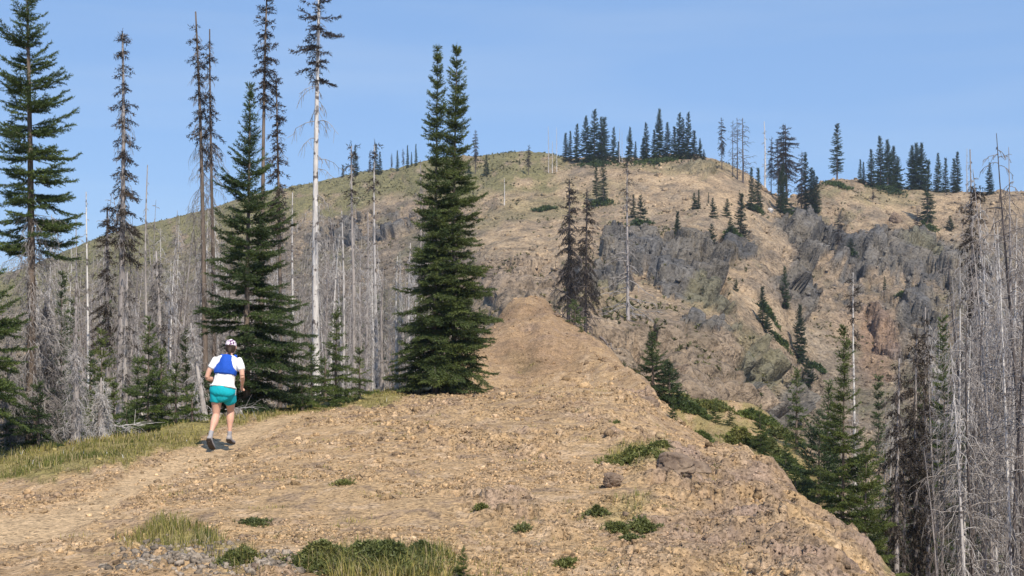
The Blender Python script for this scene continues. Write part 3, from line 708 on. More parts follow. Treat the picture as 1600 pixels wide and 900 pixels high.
# brown dead trees, right
for k,(px,d,top,w_,lb) in enumerate([(1402,27,560,24,'dark brown dead tree with shaggy hanging needles, left of the grey thicket'),(1433,29,512,30,'tallest brown shaggy dead tree in front of the dark fir on the right'),
 (1518,40,232,26,'tall dead tree with a clump of dark brown needles high on its stem, right skyline'),(1450,34,480,18,'slim brown-topped dead tree left of the dark fir')]):
    hi=k==2
    snag('dead_tree',lb,'dead tree',px,d,top,.08,80+k,[(.05,.99,200 if not hi else 140,[(0,w_*1.1),(.6,w_),(.9,w_*.6),(1,4)],dict(twigs=9,twl=.35,hang=1.6,rmin=.006,sag=(.7,2.)))],
     tops=[((.35 if not hi else .62),(.98 if not hi else .93),[(.3,w_*.9),(.7,w_),(.92,w_*.7),(1,4)],dict(q=.07 if not hi else .1,gap=.15,dens=1.,hang=.9,sparse=.75,nn=7,whorl=.3))],mat_b=T_brown)
snag('dead_tree','bleached straight snag between the tall yellow-green fir and the red scree','dead tree',1336,46,425,.07,90,[(.1,.98,90,[(0,14),(.7,9),(1,4)],dict(twigs=4,twl=.4,hang=.8,rmin=.008))],tops=[(.78,.98,[(.7,7),(1,3)],dict(q=.12,gap=.3,hang=.6,sparse=.6,nn=5))],mat_t=B_white)
# grey thicket on the right: every snag its own tree
rng=np.random.default_rng(77)
TH=[]
for k in range(5):
    H0=11.
    o=bpy.data.objects.new('dead_tree',None);C.objects.link(o)
    r2=np.random.default_rng(500+k)
    Pth=trunk_path(r2,H0,[0,.03,.05,.01,.08][k],k,[.016,.03,.012,.035,.02][k]);b=MB()
    wid=[.55,.8,.65,1.0,.5][k]
    bare_limbs(b,r2,Pth,H0,.08,.985,[100,110,80,100,70][k],[(0,wid*1.5),(.6,wid*1.3),(.9,wid*.7),(1,.1)],twigs=7,twl=.34,hang=[1.,.7,1.4,.8,1.2][k],rmin=.008,rb=.014,e0=(0,40),sag=[(.4,1.6),(.1,1.),(.8,2.2),(.2,1.4),(.6,1.6)][k],wig=.045)
    finish(o,[('trunk',add_trunk(r2,Pth,.07,.08,7),[B_grey,B_grey,B_white,B_dark,B_grey][k]),('crown',b.build('crown'),[T_grey,T_grey,T_pale,T_grey,T_brown][k])])
    TH.append((o,H0))
used=[False]*5
def put_snag(k,px,d,top,label,group,rz,sx=1.):
    src,H0=TH[k]
    if not used[k]:
        used[k]=True
        X=(px-CX)/F*d;z=float(ground(X,d))-.1;H=(HY-top)/F*d-z
        src.location=(X,d,z);src.rotation_euler=(0,0,rz);s=H/H0;src.scale=(sx*s,sx*s,s);tag(src,label,'dead tree',group);return src
    r=copy_tree(src,px,d,top,label,rz,sx,.1,H0);r['category']='dead tree';r['group']=group;return r
named=[(1592,30,205,3,'tall grey snag with gnarled crown at the right edge of the picture'),(1572,36,232,0,'grey snag with curled twigs just left of the one at the right edge'),
(1552,38,262,1,'grey-white snag rising over the skyline left of the edge pair'),(1537,42,300,2,'pale snag right of the dead tree with the brown clump'),
(1508,34,400,2,'white-limbed snag below the brown clump on the right'),(1470,30,520,1,'crooked grey snag in front of the dark fir on the right'),
(1480,22,700,4,'short pale pole-like snag at the bottom right edge of the ridge')]
for px,d,top,k,lb in named: put_snag(k,px,d,top,lb,'grey dead trees on the right',rng.uniform(0,6))
for i in range(64):
    d=rng.uniform(24,62);px=rng.uniform(1455,1640)
    lim=np.interp(px,[1380,1440,1500,1560,1640],[600,500,380,300,230])
    top=lim+abs(rng.normal(0,1))*110+rng.uniform(0,60)
    if px<1450: top+=60
    put_snag(int(rng.integers(5)),px,d,top,'grey dead trunk crowded among its like in the thicket at right','grey dead trees on the right',rng.uniform(0,6),rng.uniform(.8,1.25))
for i in range(26):
    d=rng.uniform(34,100);px=rng.uniform(1290,1450)
    top=rng.uniform(560,700)
    put_snag(int(rng.integers(5)),px,d,top,'slim grey dead trunk in the valley behind the right-hand firs','dead trunks in the right-hand valley',rng.uniform(0,6),rng.uniform(.8,1.1))
gf=[(90,24.5,610,44,N_green,'green fir between the two silvery dead trunks at lower left'),(140,26,555,40,N_dark,'dark fir behind the yellowish young fir'),(178,25,600,34,N_green,'green fir behind the fallen grey branches'),(252,26,545,36,N_green,'green fir at the foot of the stout dead tree'),(36,23,560,46,N_dark,'dark fir filling the shade under the left-edge fir'),(508,30,560,34,N_green,'green fir at the foot of the white-barked snag'),(1500,36,650,36,N_green,'green fir in the lower thicket, left part'),(1540,34,720,40,N_green,'green fir at the bottom of the thicket'),(1420,40,720,36,N_green,'green fir behind the feet of the brown shaggy trees'),(96,34,430,40,N_dark,'dark fir behind the first silvery dead trunk at left'),(170,38,470,36,N_green,'fir with its top among the twigs of the dying twin trunks'),(250,40,480,34,N_dark,'dark fir behind the stout brown-hung dead tree'),(290,36,520,36,N_green,'fir just behind the leaning grey dead trunk'),(460,36,500,30,N_green,'fir behind the white-barked snag, left side'),(530,42,470,30,N_dark,'dark fir behind the small crest fir'),(1560,44,560,34,N_dark,'dark fir deep in the right-hand thicket'),(1515,50,520,32,N_dark,'dark fir in the thicket below the brown clump'),(1440,52,600,34,N_green,'green fir in the valley behind the brown shaggy trees'),(1375,60,590,30,N_dark,'valley fir left of the brown shaggy trees'),(1600,38,640,44,N_green,'fir low in the thicket at the right edge'),(118,52,470,34,N_dark,'green fir deep in the burnt forest left of the dying twin trunks'),(210,60,480,30,N_dark,'green fir deep in the burnt forest under the slim broken snag'),(432,70,455,26,N_dark,'hillside fir glimpsed right of the broad dark fir'),(590,75,470,24,N_dark,'hillside fir glimpsed left of the twin firs'),(560,62,505,28,N_dark,'lower hillside fir between the bare trunks'),(630,56,500,26,N_dark,'dark hillside fir right beside the twin firs')]
for k,(px,d,top,w_,mn,lb) in enumerate(gf):
    live_tree('fir_tree',lb,FIRC,px,d,top,[(0,w_),(.5,w_*.6),(1,2)],q=.0019*d,r0=.05,t0=.04,seed=900+k,mat_n=mn,dens=.9)
# bleached trunks filling the valley and slope left
for i in range(176):
    d=float(rng.choice([rng.uniform(32,60),rng.uniform(60,170)],p=[.5,.5]));px=rng.uniform(60,665)
    if 10<px<320 and rng.uniform()<.1: continue
    base=HY-F*float(ground((px-CX)/F*d,d))/d
    top=rng.uniform(300,450)+ (60 if px>560 else 0)+max(0,(px-560))*.3
    if d>60: top=max(base-rng.uniform(90,210)*90/d*1.0,np.interp(px,[0,200,330,480,600,700],[428,365,335,300,330,360])+rng.uniform(0,120))
    if base-top<40: continue
    put_snag(int(rng.integers(5)),px,d,top,'slender bleached dead trunk in the burnt forest beyond the crest, left half','dead trunks beyond the crest',rng.uniform(0,6),rng.uniform(.8,1.2))

live_tree('fir_tree','dense dark fir with a wide skirt between the ridge and the rocky outcrop',FIRC,1020,46,524,[(0,40),(.15,42),(.5,24),(.8,12),(1,2)],q=.075,r0=.06,t0=.02,seed=71,mat_n=N_dark,dens=1.3,ringk=.15,e_top=50)
live_tree('fir_tree','low dark fir hugging the right side of the wide-skirted fir',FIRC,1046,45.5,568,[(0,34),(.5,22),(1,2)],q=.07,r0=.05,t0=.02,seed=72,mat_n=N_dark,dens=1.3,ringk=.15,e_top=50)
live_tree('fir_tree','narrow green fir on the right shoulder of the knoll',FIRC,898,52,474,[(0,15),(.3,13),(.7,7),(1,1)],q=.08,r0=.05,t0=.02,seed=73,mat_n=N_green,dens=1.3,ringk=.15,e_top=50)
for i in range(34):
    d=rng.uniform(33,50);px=rng.uniform(405,668) if i%3 else rng.uniform(60,310)
    put_snag([2,0,2,1][i%4],px,d,rng.uniform(335,470),'slender bleached dead trunk in the burnt forest beyond the crest, left half','dead trunks beyond the crest',rng.uniform(0,6),rng.uniform(1.1,1.6))
# ------------------------------------------------------------ far trees
PROTO={}
def proto(key,H,prof,q,seed,kind='live',t0=.04,mn=None,dens=1.,hang=0.,n_l=60,tm=None,r0=.12,**kw):
    rng=np.random.default_rng(seed)
    o=bpy.data.objects.new('fir_tree' if kind=='live' else 'dead_tree',None)
    Pth=trunk_path(rng,H,0,0,.012);f=MB();b=MB()
    if kind=='live':
        live_crown(f,b,rng,Pth,H,prof,t0,1.,q,.05,dens,nn=7,hang=hang,**kw)
        parts=[('trunk',Pth,add_trunk(rng,Pth,r0,.15,6),tm or B_live),('inner_crown',0,b.build('inner_crown'),T_brown),('foliage',0,f.build('foliage'),mn or N_far)]
    else:
        bare_limbs(b,rng,Pth,H,.1,.98,n_l,prof,rmin=.03,e0=(0,35),sag=(-.1,.9),twigs=5,twl=.35,hang=.5,rb=.03,wig=.05)
        parts=[('trunk',0,add_trunk(rng,Pth,r0,.3,6),tm or B_grey),('crown',0,b.build('crown'),T_grey if tm is not B_dark else B_dark)]
        if kind=='dying':
            live_crown(f,b,rng,Pth,H,prof,.35,1.,q,.25,dens*.8,nn=6,hang=.5,sparse=.8)
            parts.append(('dead_foliage',0,f.build('dead_foliage'),mn or N_brown))
    PROTO[key]=[o,H,parts,False]
def far_tree(key,px,base,top,label,group,sx=1.,d=None,seed=0,dmin=100):
    P=PROTO[key]
    if d is None: d=find_d(px,base,dmin)
    X=(px-CX)/F*d;z=float(ground(X,d))-.25
    H=(HY-top)/F*d-z
    H=max(H,.2)
    rz=(px*12.9898)%6.28;s=H/P[1]
    if not P[3]:
        o=P[0];C.objects.link(o);P[3]=True
        for nm,_,me,mt in P[2]: 
            if me is not None: obj(nm,me,mt,o)
    else:
        o=P[0].copy();C.objects.link(o)
        for ch in P[0].children:
            c=ch.copy();C.objects.link(c);c.parent=o
    o.location=(X,d,z);o.rotation_euler=(0,0,rz);o.scale=(s*sx,s*sx,s)
    tag(o,label,'fir tree' if o.name.startswith('fir') else 'dead tree',group);return o
A=[(0,1.1),(.15,1.35),(.4,1.1),(.7,.68),(.9,.3),(1,.06)]
proto('a',9,A,.17,1,dens=2.,ringk=.2);proto('b',9,[(0,1.8),(.15,1.8),(.4,1.4),(.7,.85),(.9,.32),(1,.06)],.17,2,dens=2.,ringk=.2)
proto('c',9,[(0,.5),(.3,.95),(.55,.8),(.8,.45),(1,.08)],.17,3,t0=.16,dens=1.8,ringk=.2)
proto('thin',9,[(0,.85),(.2,.95),(.6,.6),(1,.08)],.17,4,dens=2.,ringk=.2)
proto('e',5,[(0,1.6),(.25,1.5),(.6,.9),(.85,.4),(1,.06)],.15,5,dens=1.7,mn=N_far,r0=.06)
proto('mid',7,[(0,1.1),(.2,1.2),(.5,.8),(.8,.35),(1,.05)],.12,6,dens=1.,mn=N_dark,r0=.05,ringk=.2)
proto('midg',4,[(0,1.25),(.2,1.3),(.5,.9),(.8,.45),(1,.06)],.075,7,dens=1.1,mn=N_green,r0=.05)
proto('dg',10,[(0,.5),(.5,1.1),(.8,.9),(1,.2)],.18,8,'dying',tm=B_dark,n_l=70,mn=N_brown,dens=1.6)
proto('dd',10,[(0,.7),(.3,1.7),(.7,1.5),(.9,.9),(1,.2)],.28,9,'dead',tm=B_dark,n_l=55)
proto('dp',10,[(0,.4),(.5,.6),(1,.1)],.28,10,'dead',tm=B_white,n_l=34,r0=.13)
proto('dy',7,[(0,.9),(.3,1.15),(.6,.85),(.85,.5),(1,.08)],.10,12,'dying',tm=B_dark,n_l=80,mn=N_brown,dens=1.3)
ORD='first second third fourth fifth sixth seventh eighth ninth tenth eleventh twelfth thirteenth fourteenth fifteenth'.split()
def row(items,desc,group,cat_desc='fir',dmin=100):
    for i,(key,px,base,top,sx) in enumerate(items):
        far_tree(key,px,base,top,f'{ORD[i]} {cat_desc} from the left {desc}',group,sx,dmin=dmin)
row([('thin',884,252,209,1.2),('thin',891,252,206,.9),('a',901,253,195,.9),('b',916,253,183,.8),('a',928.5,253,173,1),('a',940,252,185,.9),('thin',945,251,185,1.3),('a',958.5,251,200,.8),('thin',966,250,222,1),('b',984,249,200,.75),('thin',993,249,222,.9)],'in the skyline cluster above the twin dying spruces','skyline firs, left cluster')
row([('a',1005,249,216,1.2),('a',1010,249,193,.9),('thin',1022,249,204,1.1),('b',1030,249,172,.75),('a',1043,249,193,1),('thin',1053,250,199,1.1),('a',1061,250,178,.9),('c',1067,251,186,.9),('a',1075,251,177,.8),('thin',1084,252,205,1.4),('b',1094,253,217,.8),('a',1100,254,234,1.2)],'in the skyline cluster on the summit of the hill','skyline firs, summit cluster')
row([('dp',857,272,197,.7),('dp',863,272,221,.9),('dp',870,270,199,.6),('dp',968,252,200,.6),('dp',972,252,205,.5)],'near the left skyline fir cluster','bleached skyline snags','bleached snag')
row([('dg',1128,266,185,.75),('dd',1145,275,188,.7),('dd',1152,276,184,.8),('dd',1161,283,184,1.25),('dp',1195,297,190,1.2),('dg',1205,303,216,.7),('dg',1216,312,224,.9),('dg',1223,314,196,.9),('dg',1229,316,197,1.4)],'on the skyline between the summit and the saddle','skyline snags by the saddle','dark snag')
row([('thin',1174,330,264,.9),('thin',1184,330,264,1),('thin',1220,335,270,1.),('b',1224,330,258,.7),('dg',1252,328,239,.9),('c',1258,328,241,.8),('thin',1268,330,264,1.2),('thin',1271,331,268,1),('thin',1276,332,277,1.2)],'standing in the saddle right of the summit','trees in the saddle','tree')
row([('c',1308,279,195,1.15)],'rising alone over the knob right of the saddle','lone skyline fir','single fir')
row([('thin',1344,283,250,1),('thin',1349,283,254,1),('a',1362,288,235,1.1),('a',1376,290,215,1.),('b',1387,292,220,.9),('b',1396,293,230,1.),('e',1403,294,246,.8),('b',1425,296,229,.9),('b',1432,296,225,1.),('b',1440,296,225,.9)],'on the flat right-hand skyline','skyline firs, right')
row([('thin',1449,352,252,1.),('a',1466,300,241,.9),('thin',1477,300,248,1.),('thin',1490,300,249,1.1),('thin',1496,300,239,1.),('dp',1511,302,232,1.),('a',1546,303,255,1.)],'of the row of firs left of the grey thicket','skyline firs beside the thicket')
row([('thin',536,275,258,1.2),('a',555,272,229,.9),('dg',578,272,236,.6),('thin',587,271,226,.9),('thin',594,270,238,1),('dg',612,268,240,.7),('thin',621,268,236,.8),('dg',630,267,232,.6),('thin',637,266,228,.7),('thin',643,266,238,.7),('thin',650,265,226,.7)],'on the green left skyline before the twin firs','skyline trees, far left')
row([('dg',743,272,204,.8),('a',760,274,243,1.1),('dp',788,325,278,1.6),('dg',826,277,227,.9),('e',733,278,250,.6),('e',812,262,248,.5)],'on the grassy slope right of the twin firs','trees on the upper grass slope','tree')
row([('c',932,315,262,1.1),('c',943,322,252,1.),('thin',990,340,305,1.2),('e',1001,347,306,.8),('thin',1059,372,332,1),('b',1057,372,345,1),('e',1085,330,302,.9),('thin',1092,330,297,1),('thin',1107,322,301,.8),('e',1114,345,310,.8)],'scattered on the tan slope under the summit','firs on the tan slope')
row([('e',1136,344,311,.9),('thin',1157,378,304,1.2),('e',1142,376,340,.9),('e',1112,382,351,.9),('e',1188,330,312,.7)],'among the rocks below the saddle','firs below the saddle')
row([('a',1226,483,418,.9),('thin',1192,512,449,1.3),('e',1150,456,437,1),('e',1200,528,492,1),('b',1250,575,478,.8),('e',1262,600,560,.8)],'in the sandy gully','firs in the gully',dmin=88)
row([('dg',1310,390,335,1.),('e',1329,392,373,1.3),('dg',1364,315,297,1.2),('dg',1434,362,327,1.1),('e',1410,476,456,1.2),('e',1382,452,432,.5),('dg',1330,500,455,.7),('e',1484,362,338,1.2)],'on the broken grey cliffs at right','trees on the right-hand cliffs','tree',dmin=110)
# mid distance dying spruces and the wide-limbed snag
far_tree('dy',888,490,280,'left and taller of the two dark brown spruces behind the knoll','dark spruces behind the knoll',.68,d=72)
far_tree('dy',915,520,300,'right and slimmer of the two dark brown spruces behind the knoll','dark spruces behind the knoll',.62,d=74)
snag('dead_tree','white-stemmed snag with long level limbs in front of the grey cliff','dead tree',981,94,252,.12,301,
 [(.04,.45,34,[(0,62),(.3,48),(.5,30)],dict(twigs=4,twl=.2,hang=.3,rmin=.038,e0=(-22,12),sag=(0,.45),rb=.016)),
  (.4,1,50,[(.4,22),(.8,12),(1,3)],dict(twigs=4,twl=.35,hang=.5,rmin=.02,sag=(0,.8)))],
 tops=[(.72,1.,[(.7,8),(.9,7),(1,2)],dict(q=.16,gap=.3,hang=.3,sparse=.6,nn=5))],mat_t=B_grey,mat_b=T_grey)
GF='firs on the right flank of the near ridge'
far_tree('midg',908,540,508,'little skirt fir just under the narrow fir on the knoll shoulder',GF,1.,d=50)
far_tree('midg',1052,662,616,'tiny fir with a bare stem on the very edge of the ridge',GF,.6,d=28.5)
far_tree('midg',1118,690,628,'left fir of the green shrub slope',GF,1.,d=44)
far_tree('midg',1140,692,640,'middle fir of the green shrub slope, lower than its neighbours',GF,1.1,d=44)
far_tree('midg',1188,714,634,'right fir of the green shrub slope, the tallest there',GF,.85,d=40)
far_tree('midg',1103,672,640,'small fir at the upper end of the green shrub slope',GF,1.1,d=47)
far_tree('midg',1228,735,690,'fir low on the shrub slope, close to the rocky flank',GF,.9,d=38)
far_tree('midg',724,905,856,'tiny fir seedling at the bottom edge of the picture','seedlings at the bottom',.8,d=10.1)
far_tree('midg',1290,895,872,'tiny fir seedling on the bare rock at lower right','seedlings at the bottom',.8,d=10.8)
# ------------------------------------------------------------ shrubs
def shrub(px,py,wpx,hpx,label,seed,mt,n=900,d=None,dmin=8,q=None,group='low shrubs',dp=1.,name='shrub',cat='shrub'):
    rng=np.random.default_rng(seed)
    d=d or find_d(px,py,dmin);w=wpx*d/F;h=hpx*d/F;q=q or max(.02,d*.0016)
    o=root_at(name,px,d,0);tag(o,label,cat,group)
    a=rng.uniform(0,2*np.pi,n);r=np.minimum(np.abs(rng.normal(0,.55,n)),1.5);
    x=r*np.cos(a)*w;y=r*np.sin(a)*w*dp
    g=ground(x+o.location[0],y+o.location[1])-o.location[2]
    lump=.55+.45*vn2(x/(w*.35)+seed,y/(w*.35),seed)
    z=g+h*np.clip(1-r**2*.6,.12,1)*np.clip(lump,.15,1)*rng.uniform(.3,1,n)
    P=np.stack([x,y,z],-1);dv=np.stack([x/w*.8,y/w*.8,np.full(n,.8)],-1)+rng.normal(0,.45,(n,3))
    f=MB();shoots(f,P,dv,np.full(n,q*2.2),q*1.6,q*.8,7,rng,50,q*.2)
    b=MB();m=max(12,n//25);k=rng.integers(0,n,m)
    e=np.linspace(0,1,4)[None,:,None];root=P[k]*np.array([.35,.35,0])+np.stack([0*k,0*k,g[k]*.35],-1)
    tubes(b,root[:,None]*(1-e)+P[k][:,None]*e,np.full((m,4),q*.16),3)
    obj('foliage',f.build('foliage'),mt,o);obj('stems',b.build('stems'),T_brown,o);return o
shrub(590,896,82,38,'leafy green shrub at the bottom edge of the picture',1,N_lime,3600,d=10.3,q=.02)
shrub(505,890,46,30,'yellow-green shrub just left of the leafy one at the bottom edge',2,N_lime,1500,d=10.4,q=.018)
shrub(660,880,30,20,'small shrub at the right end of the leafy one',3,N_lime,700,d=10.9,q=.018)
shrub(1000,728,45,16,'green mat of low shrub between the two boulders',4,N_lime,1900,q=.022)
shrub(1030,716,26,18,'olive bush behind the mat between the boulders',5,N_lime,600,q=.022)
shrub(932,805,14,12,'small green tuft shrub below the left boulder',6,N_lime,300,q=.018)
shrub(965,826,18,10,'low green shrub, lowest of the little group under the boulders',7,N_lime,300,q=.018)
shrub(1005,822,20,11,'low green shrub right in the little group under the boulders',8,N_lime,350,q=.018)
shrub(986,843,10,7,'tiny round shrub below the little group under the boulders',9,N_lime,160,q=.018)
shrub(885,885,14,6,'yellow-flowering tuft near the bottom, right of the fir seedling',10,N_lime,160,q=.016)
shrub(375,890,26,16,'dark shrub on the grey stones at bottom left',11,N_lime,500,d=10.5,q=.018)
shrub(960,664,12,6,'small green cushion high on the tan mound',12,N_lime,160,q=.02)
shrub(400,820,22,5,'flat grey-green cushion plant on the dirt beside the trail',13,N_lime,260,q=.014)
shrub(535,762,16,4,'flat green cushion plant in the middle of the mound',14,N_lime,160,q=.016)
shrub(752,797,10,5,'small tuft on the right half of the mound',15,N_lime,100,q=.016)
shrub(815,827,14,4,'flat tuft low on the right half of the mound',16,N_lime,100,q=.016)
G2='green shrubs on the ridge flank'
for i,(px,d,w_,h_,mt,lb) in enumerate([(1062,46,28,22,N_lime,'bright shrub beside the wide-skirted fir'),(1085,45,24,20,N_lime,'shrub just above the green slope firs'),(1160,41,34,26,N_lime,'shrub filling the gap between the slope firs'),(1205,41,36,34,N_lime,'tall olive shrub behind the right fir of the slope'),
 (1240,40,36,30,N_lime,'olive shrub right of the slope firs'),(1225,35,26,18,N_lime,'shrub lowest on the green slope'),(1262,38,30,30,N_lime,'dark olive shrub beside the blue-green fir'),(1095,40,16,12,N_green,'small dark bush at the ridge edge'),(1130,38,20,14,N_lime,'bush in front of the middle slope fir'),(1112,50,34,18,N_lime,'pale bush on the upper rim of the green slope'),(1185,49,40,20,N_lime,'wide olive bush behind the tallest slope fir'),(1225,46,36,24,N_lime,'olive bush on the rim right of the tallest slope fir')]):
    shrub(px,0,w_*.72,h_*.85,lb,30+i,N_yel if i%3==1 else mt,1000,d=d,q=.055,group=G2)
G3='bushes on the far hill'
for i,(px,py,w_,h_,lb) in enumerate([(938,322,26,12,'green skirt of bushes under the dark tree pair on the slope'),(1000,348,18,12,'bush at the foot of the slope fir right of the tall snag'),(1308,290,28,8,'green mat under the lone skyline fir'),(1390,300,30,12,'bush under the right skyline firs'),
 (1180,330,16,12,'bush in the saddle below the pair of thin firs'),(1240,332,14,10,'bush in the middle of the saddle'),(1330,392,12,10,'round green bush on the grey cliff'),(1410,474,10,8,'round bush on the red-tan slope at right'),(1200,500,20,22,'bushes in the upper gully'),(1222,545,16,16,'bushes lower in the gully'),
 (1450,362,18,12,'bush at the foot of the tall thin fir on the right'),(1145,376,16,12,'bush beside the rocks under the saddle'),(1030,253,60,7,'green strip of brush on the summit'),(930,256,40,7,'green strip of brush under the left skyline cluster'),(850,330,20,5,'low bush on the tan slope'),(1275,590,14,14,'bush above the valley firs')]):
    shrub(px,py,w_*.8,h_*.9,lb,60+i,N_dark,int(120+w_*7),q=.17,dmin=88,group=G3,dp=.6)
# ------------------------------------------------------------ boulders
M_rock,nt_,b_=mat('rock',rough=.92,spec=.15)
tc=nd(nt_,'ShaderNodeTexCoord');nz=noise(nt_,4,7,.7,tc.outputs['Object'])
nt_.links.new(ramp(nt_,nz,[(.3,(.07,.05,.04)),(.5,(.19,.14,.105)),(.7,(.32,.24,.17))]),b_.inputs['Base Color'])
bp=nd(nt_,'ShaderNodeBump');bp.inputs['Strength'].default_value=.9;bp.inputs['Distance'].default_value=.05;nt_.links.new(nz,bp.inputs['Height']);nt_.links.new(bp.outputs[0],b_.inputs['Normal'])
import bmesh
def boulder(px,py,wpx,hpx,label,seed,d=None,dmin=8,k=1.,sink=.25,mt=None):
    d=d or find_d(px,py,dmin);w=wpx*d/F;h=hpx*d/F
    bm=bmesh.new();bmesh.ops.create_icosphere(bm,subdivisions=5,radius=1)
    V=np.array([v.co[:] for v in bm.verts])
    rg=np.random.default_rng(seed);R=np.full(len(V),1.)
    for _ in range(16):   # cleave flat faces
        nn=norm(rg.normal(0,1,3));c=rg.uniform(.6,.9);q=V@nn
        R=np.where(q>1e-3,np.minimum(R,c/np.maximum(q,1e-3)),R)
    V=V*R[:,None];V=V*(1+.13*fbm3(V[:,0]*3+seed,V[:,1]*3,V[:,2]*3,4,seed))[:,None]
    vv,ee=cells(V[:,0]*1.3+.3*fbm3(V[:,0]*3,V[:,1]*3,V[:,2]*3,2,4),V[:,1]*1.3,V[:,2]*1.8,seed);V=V*(1+.14*(vv-.5)-.16*(1-sm(ee,0,.12)))[:,None]
    V*=np.array([w,w*.8,h*.75])
    o_=root_at('boulder',px,d,0);loc=o_.location.copy();bpy.data.objects.remove(o_)
    Fc=np.array([[v.index for v in f.verts] for f in bm.faces]);bm.free()
    V[:,2]+=h*(.75-sink*1.5)
    o=obj('boulder',mesh('boulder',V,Fc),mt or M_rock,None,loc);tag(o,label,'boulder','boulders');return o
boulder(1056,762,32,34,'dark-cracked boulder on the right side of the shrub mat',3)
boulder(1086,742,28,26,'second boulder, lying behind and right of the dark-cracked one',21,sink=.4)
boulder(956,760,20,22,'round tan boulder at the left side of the shrub mat',5)
boulder(1012,640,20,22,'brown rock set in the right edge of the mound, below the spreading fir',9,d=31,sink=.5)
boulder(1204,330,5,6,'small whitish rock in the sandy saddle',12,dmin=100,mt=B_white)
boulder(1399,352,11,17,'pointed dark rock pinnacle on the cliffs at right',13,dmin=110)
boulder(400,892,12,8,'pale stone at the foot of the dark shrub, bottom left',15)
boulder(330,868,11,6,'grey stone under the yellow grass clump',16)
boulder(870,495,9,5,'brown stone on the shoulder of the knoll',17,dmin=40)
# ------------------------------------------------------------ stones: gravel and rubble
def stones(name,X,Y,S,matl,seed,cols,flat=.7):
    rg=np.random.default_rng(seed);n=len(X)
    cube=np.array([[-1,-1,-1],[1,-1,-1],[1,1,-1],[-1,1,-1],[-1,-1,1],[1,-1,1],[1,1,1],[-1,1,1]],float)
    fq=np.array([[0,3,2,1],[4,5,6,7],[0,1,5,4],[1,2,6,5],[2,3,7,6],[3,0,4,7]])
    V=cube[None]*rg.uniform(.45,1.1,(n,8,3))
    V[:,4:,:2]*=rg.uniform(.4,.95,(n,1,1))
    a=rg.uniform(0,6.28,n);c,s_=np.cos(a)[:,None],np.sin(a)[:,None]
    x=V[...,0]*c-V[...,1]*s_;y=V[...,0]*s_+V[...,1]*c
    t=rg.normal(0,.35,n)[:,None];z=V[...,2]*flat;x,z=x*np.cos(t)-z*np.sin(t),x*np.sin(t)+z*np.cos(t)
    V=np.stack([x,y,z],-1)*(S*rg.uniform(.7,1.3,n))[:,None,None]*.6
    V[...,0]+=X[:,None];V[...,1]+=Y[:,None];V[...,2]+=(ground(X,Y)+S*.12)[:,None]
    Fq=(fq[None]+np.arange(n)[:,None,None]*8).reshape(-1,4)
    me=mesh(name,V,Fq,cols=np.repeat(cols,8,0));o=obj(name,me,matl);o['kind']='stuff';return o
M_st=terrain_mat('stone',6,40,.01);M_stf=terrain_mat('rubble',.8,5,.1)
rg=np.random.default_rng(5)
def colat(X,Y):
    uu=CX+F*X/np.sqrt(Y*Y+16)
    i=np.clip(np.round(np.interp(Y,dd,np.arange(len(dd)))),0,len(dd)-1).astype(int);j=np.clip(np.round(np.interp(uu,u,np.arange(len(u)))),0,len(u)-1).astype(int)
    return col[i,j]
n=230000
d=np.exp(rg.uniform(math.log(9),math.log(60),n));px=rg.uniform(-60,1450,n);X=(px-CX)/F*d
tr=maskat(trail,X,d);gr=maskat(grass_n,X,d);rk=maskat(nrock,X,d);cl_=vn2(X/1.1,d/1.5,311)*.6+vn2(X/.3,d/.4,312)*.5
k=(rg.uniform(0,1,n)<(.25+.9*cl_+.4*rk)*(1-.3*sm(d,36,42)))&(rg.uniform(0,1,n)>tr*.93)&(rg.uniform(0,1,n)>gr*.6)&(d*F>0)
X=X[k];d_=d[k];S=(.009+.026*rg.uniform(0,1,len(X))**3+.06*rg.uniform(0,1,len(X))**60)*np.clip(d_/14,.85,3)*(1-.25*sm(d_,36,42))
cc_=colat(X,d_)*rg.uniform(.45,1.3,(len(X),1))
gy_=rg.uniform(0,1,len(X))<.05;cc_[gy_]=np.array([.24,.175,.125])*rg.uniform(.6,1.2,(gy_.sum(),1))
stones('gravel',X,d_,S,M_st,1,np.clip(cc_,.03,.7))
n=1500;q_=rg.integers(0,3,n);pc=np.array([[250,868,60,16],[340,876,75,16],[415,890,60,14]])[q_]
px=pc[:,0]+pc[:,2]*rg.normal(0,.65,n);py_=pc[:,1]+pc[:,3]*rg.normal(0,.6,n);d_=np.clip(1.53*F/(py_-HY),9.,17);X=(px-CX)/F*d_
stones('gravel',X,d_,.012+.05*rg.uniform(0,1,n)**2.5,M_st,4,np.array([.27,.225,.18])*rg.uniform(.5,1.25,(n,1)))
n=42000
d=rg.uniform(76,262,n);px=rg.uniform(60,1620,n);X=(px-CX)/F*d
rk=maskat(rockf,X,d);sd_=maskat(sand,X,d);fg=maskat(fgrass,X,d);sc_=maskat(scree,X,d)
k=rg.uniform(0,1,n)<(.16+.5*rk+.4*sc_+.3*vn2(X/7,d/9,88))*(1-.5*sd_)*(1-.85*fg)
X=X[k];d_=d[k];S=(.12+.55*rg.uniform(0,1,len(X))**4)*np.clip(d_/180,.6,1.3)
cc_=np.clip(colat(X,d_)*rg.uniform(.55,1.35,(len(X),1)),.03,.6)
stones('rubble',X,d_,S,M_stf,2,cc_)
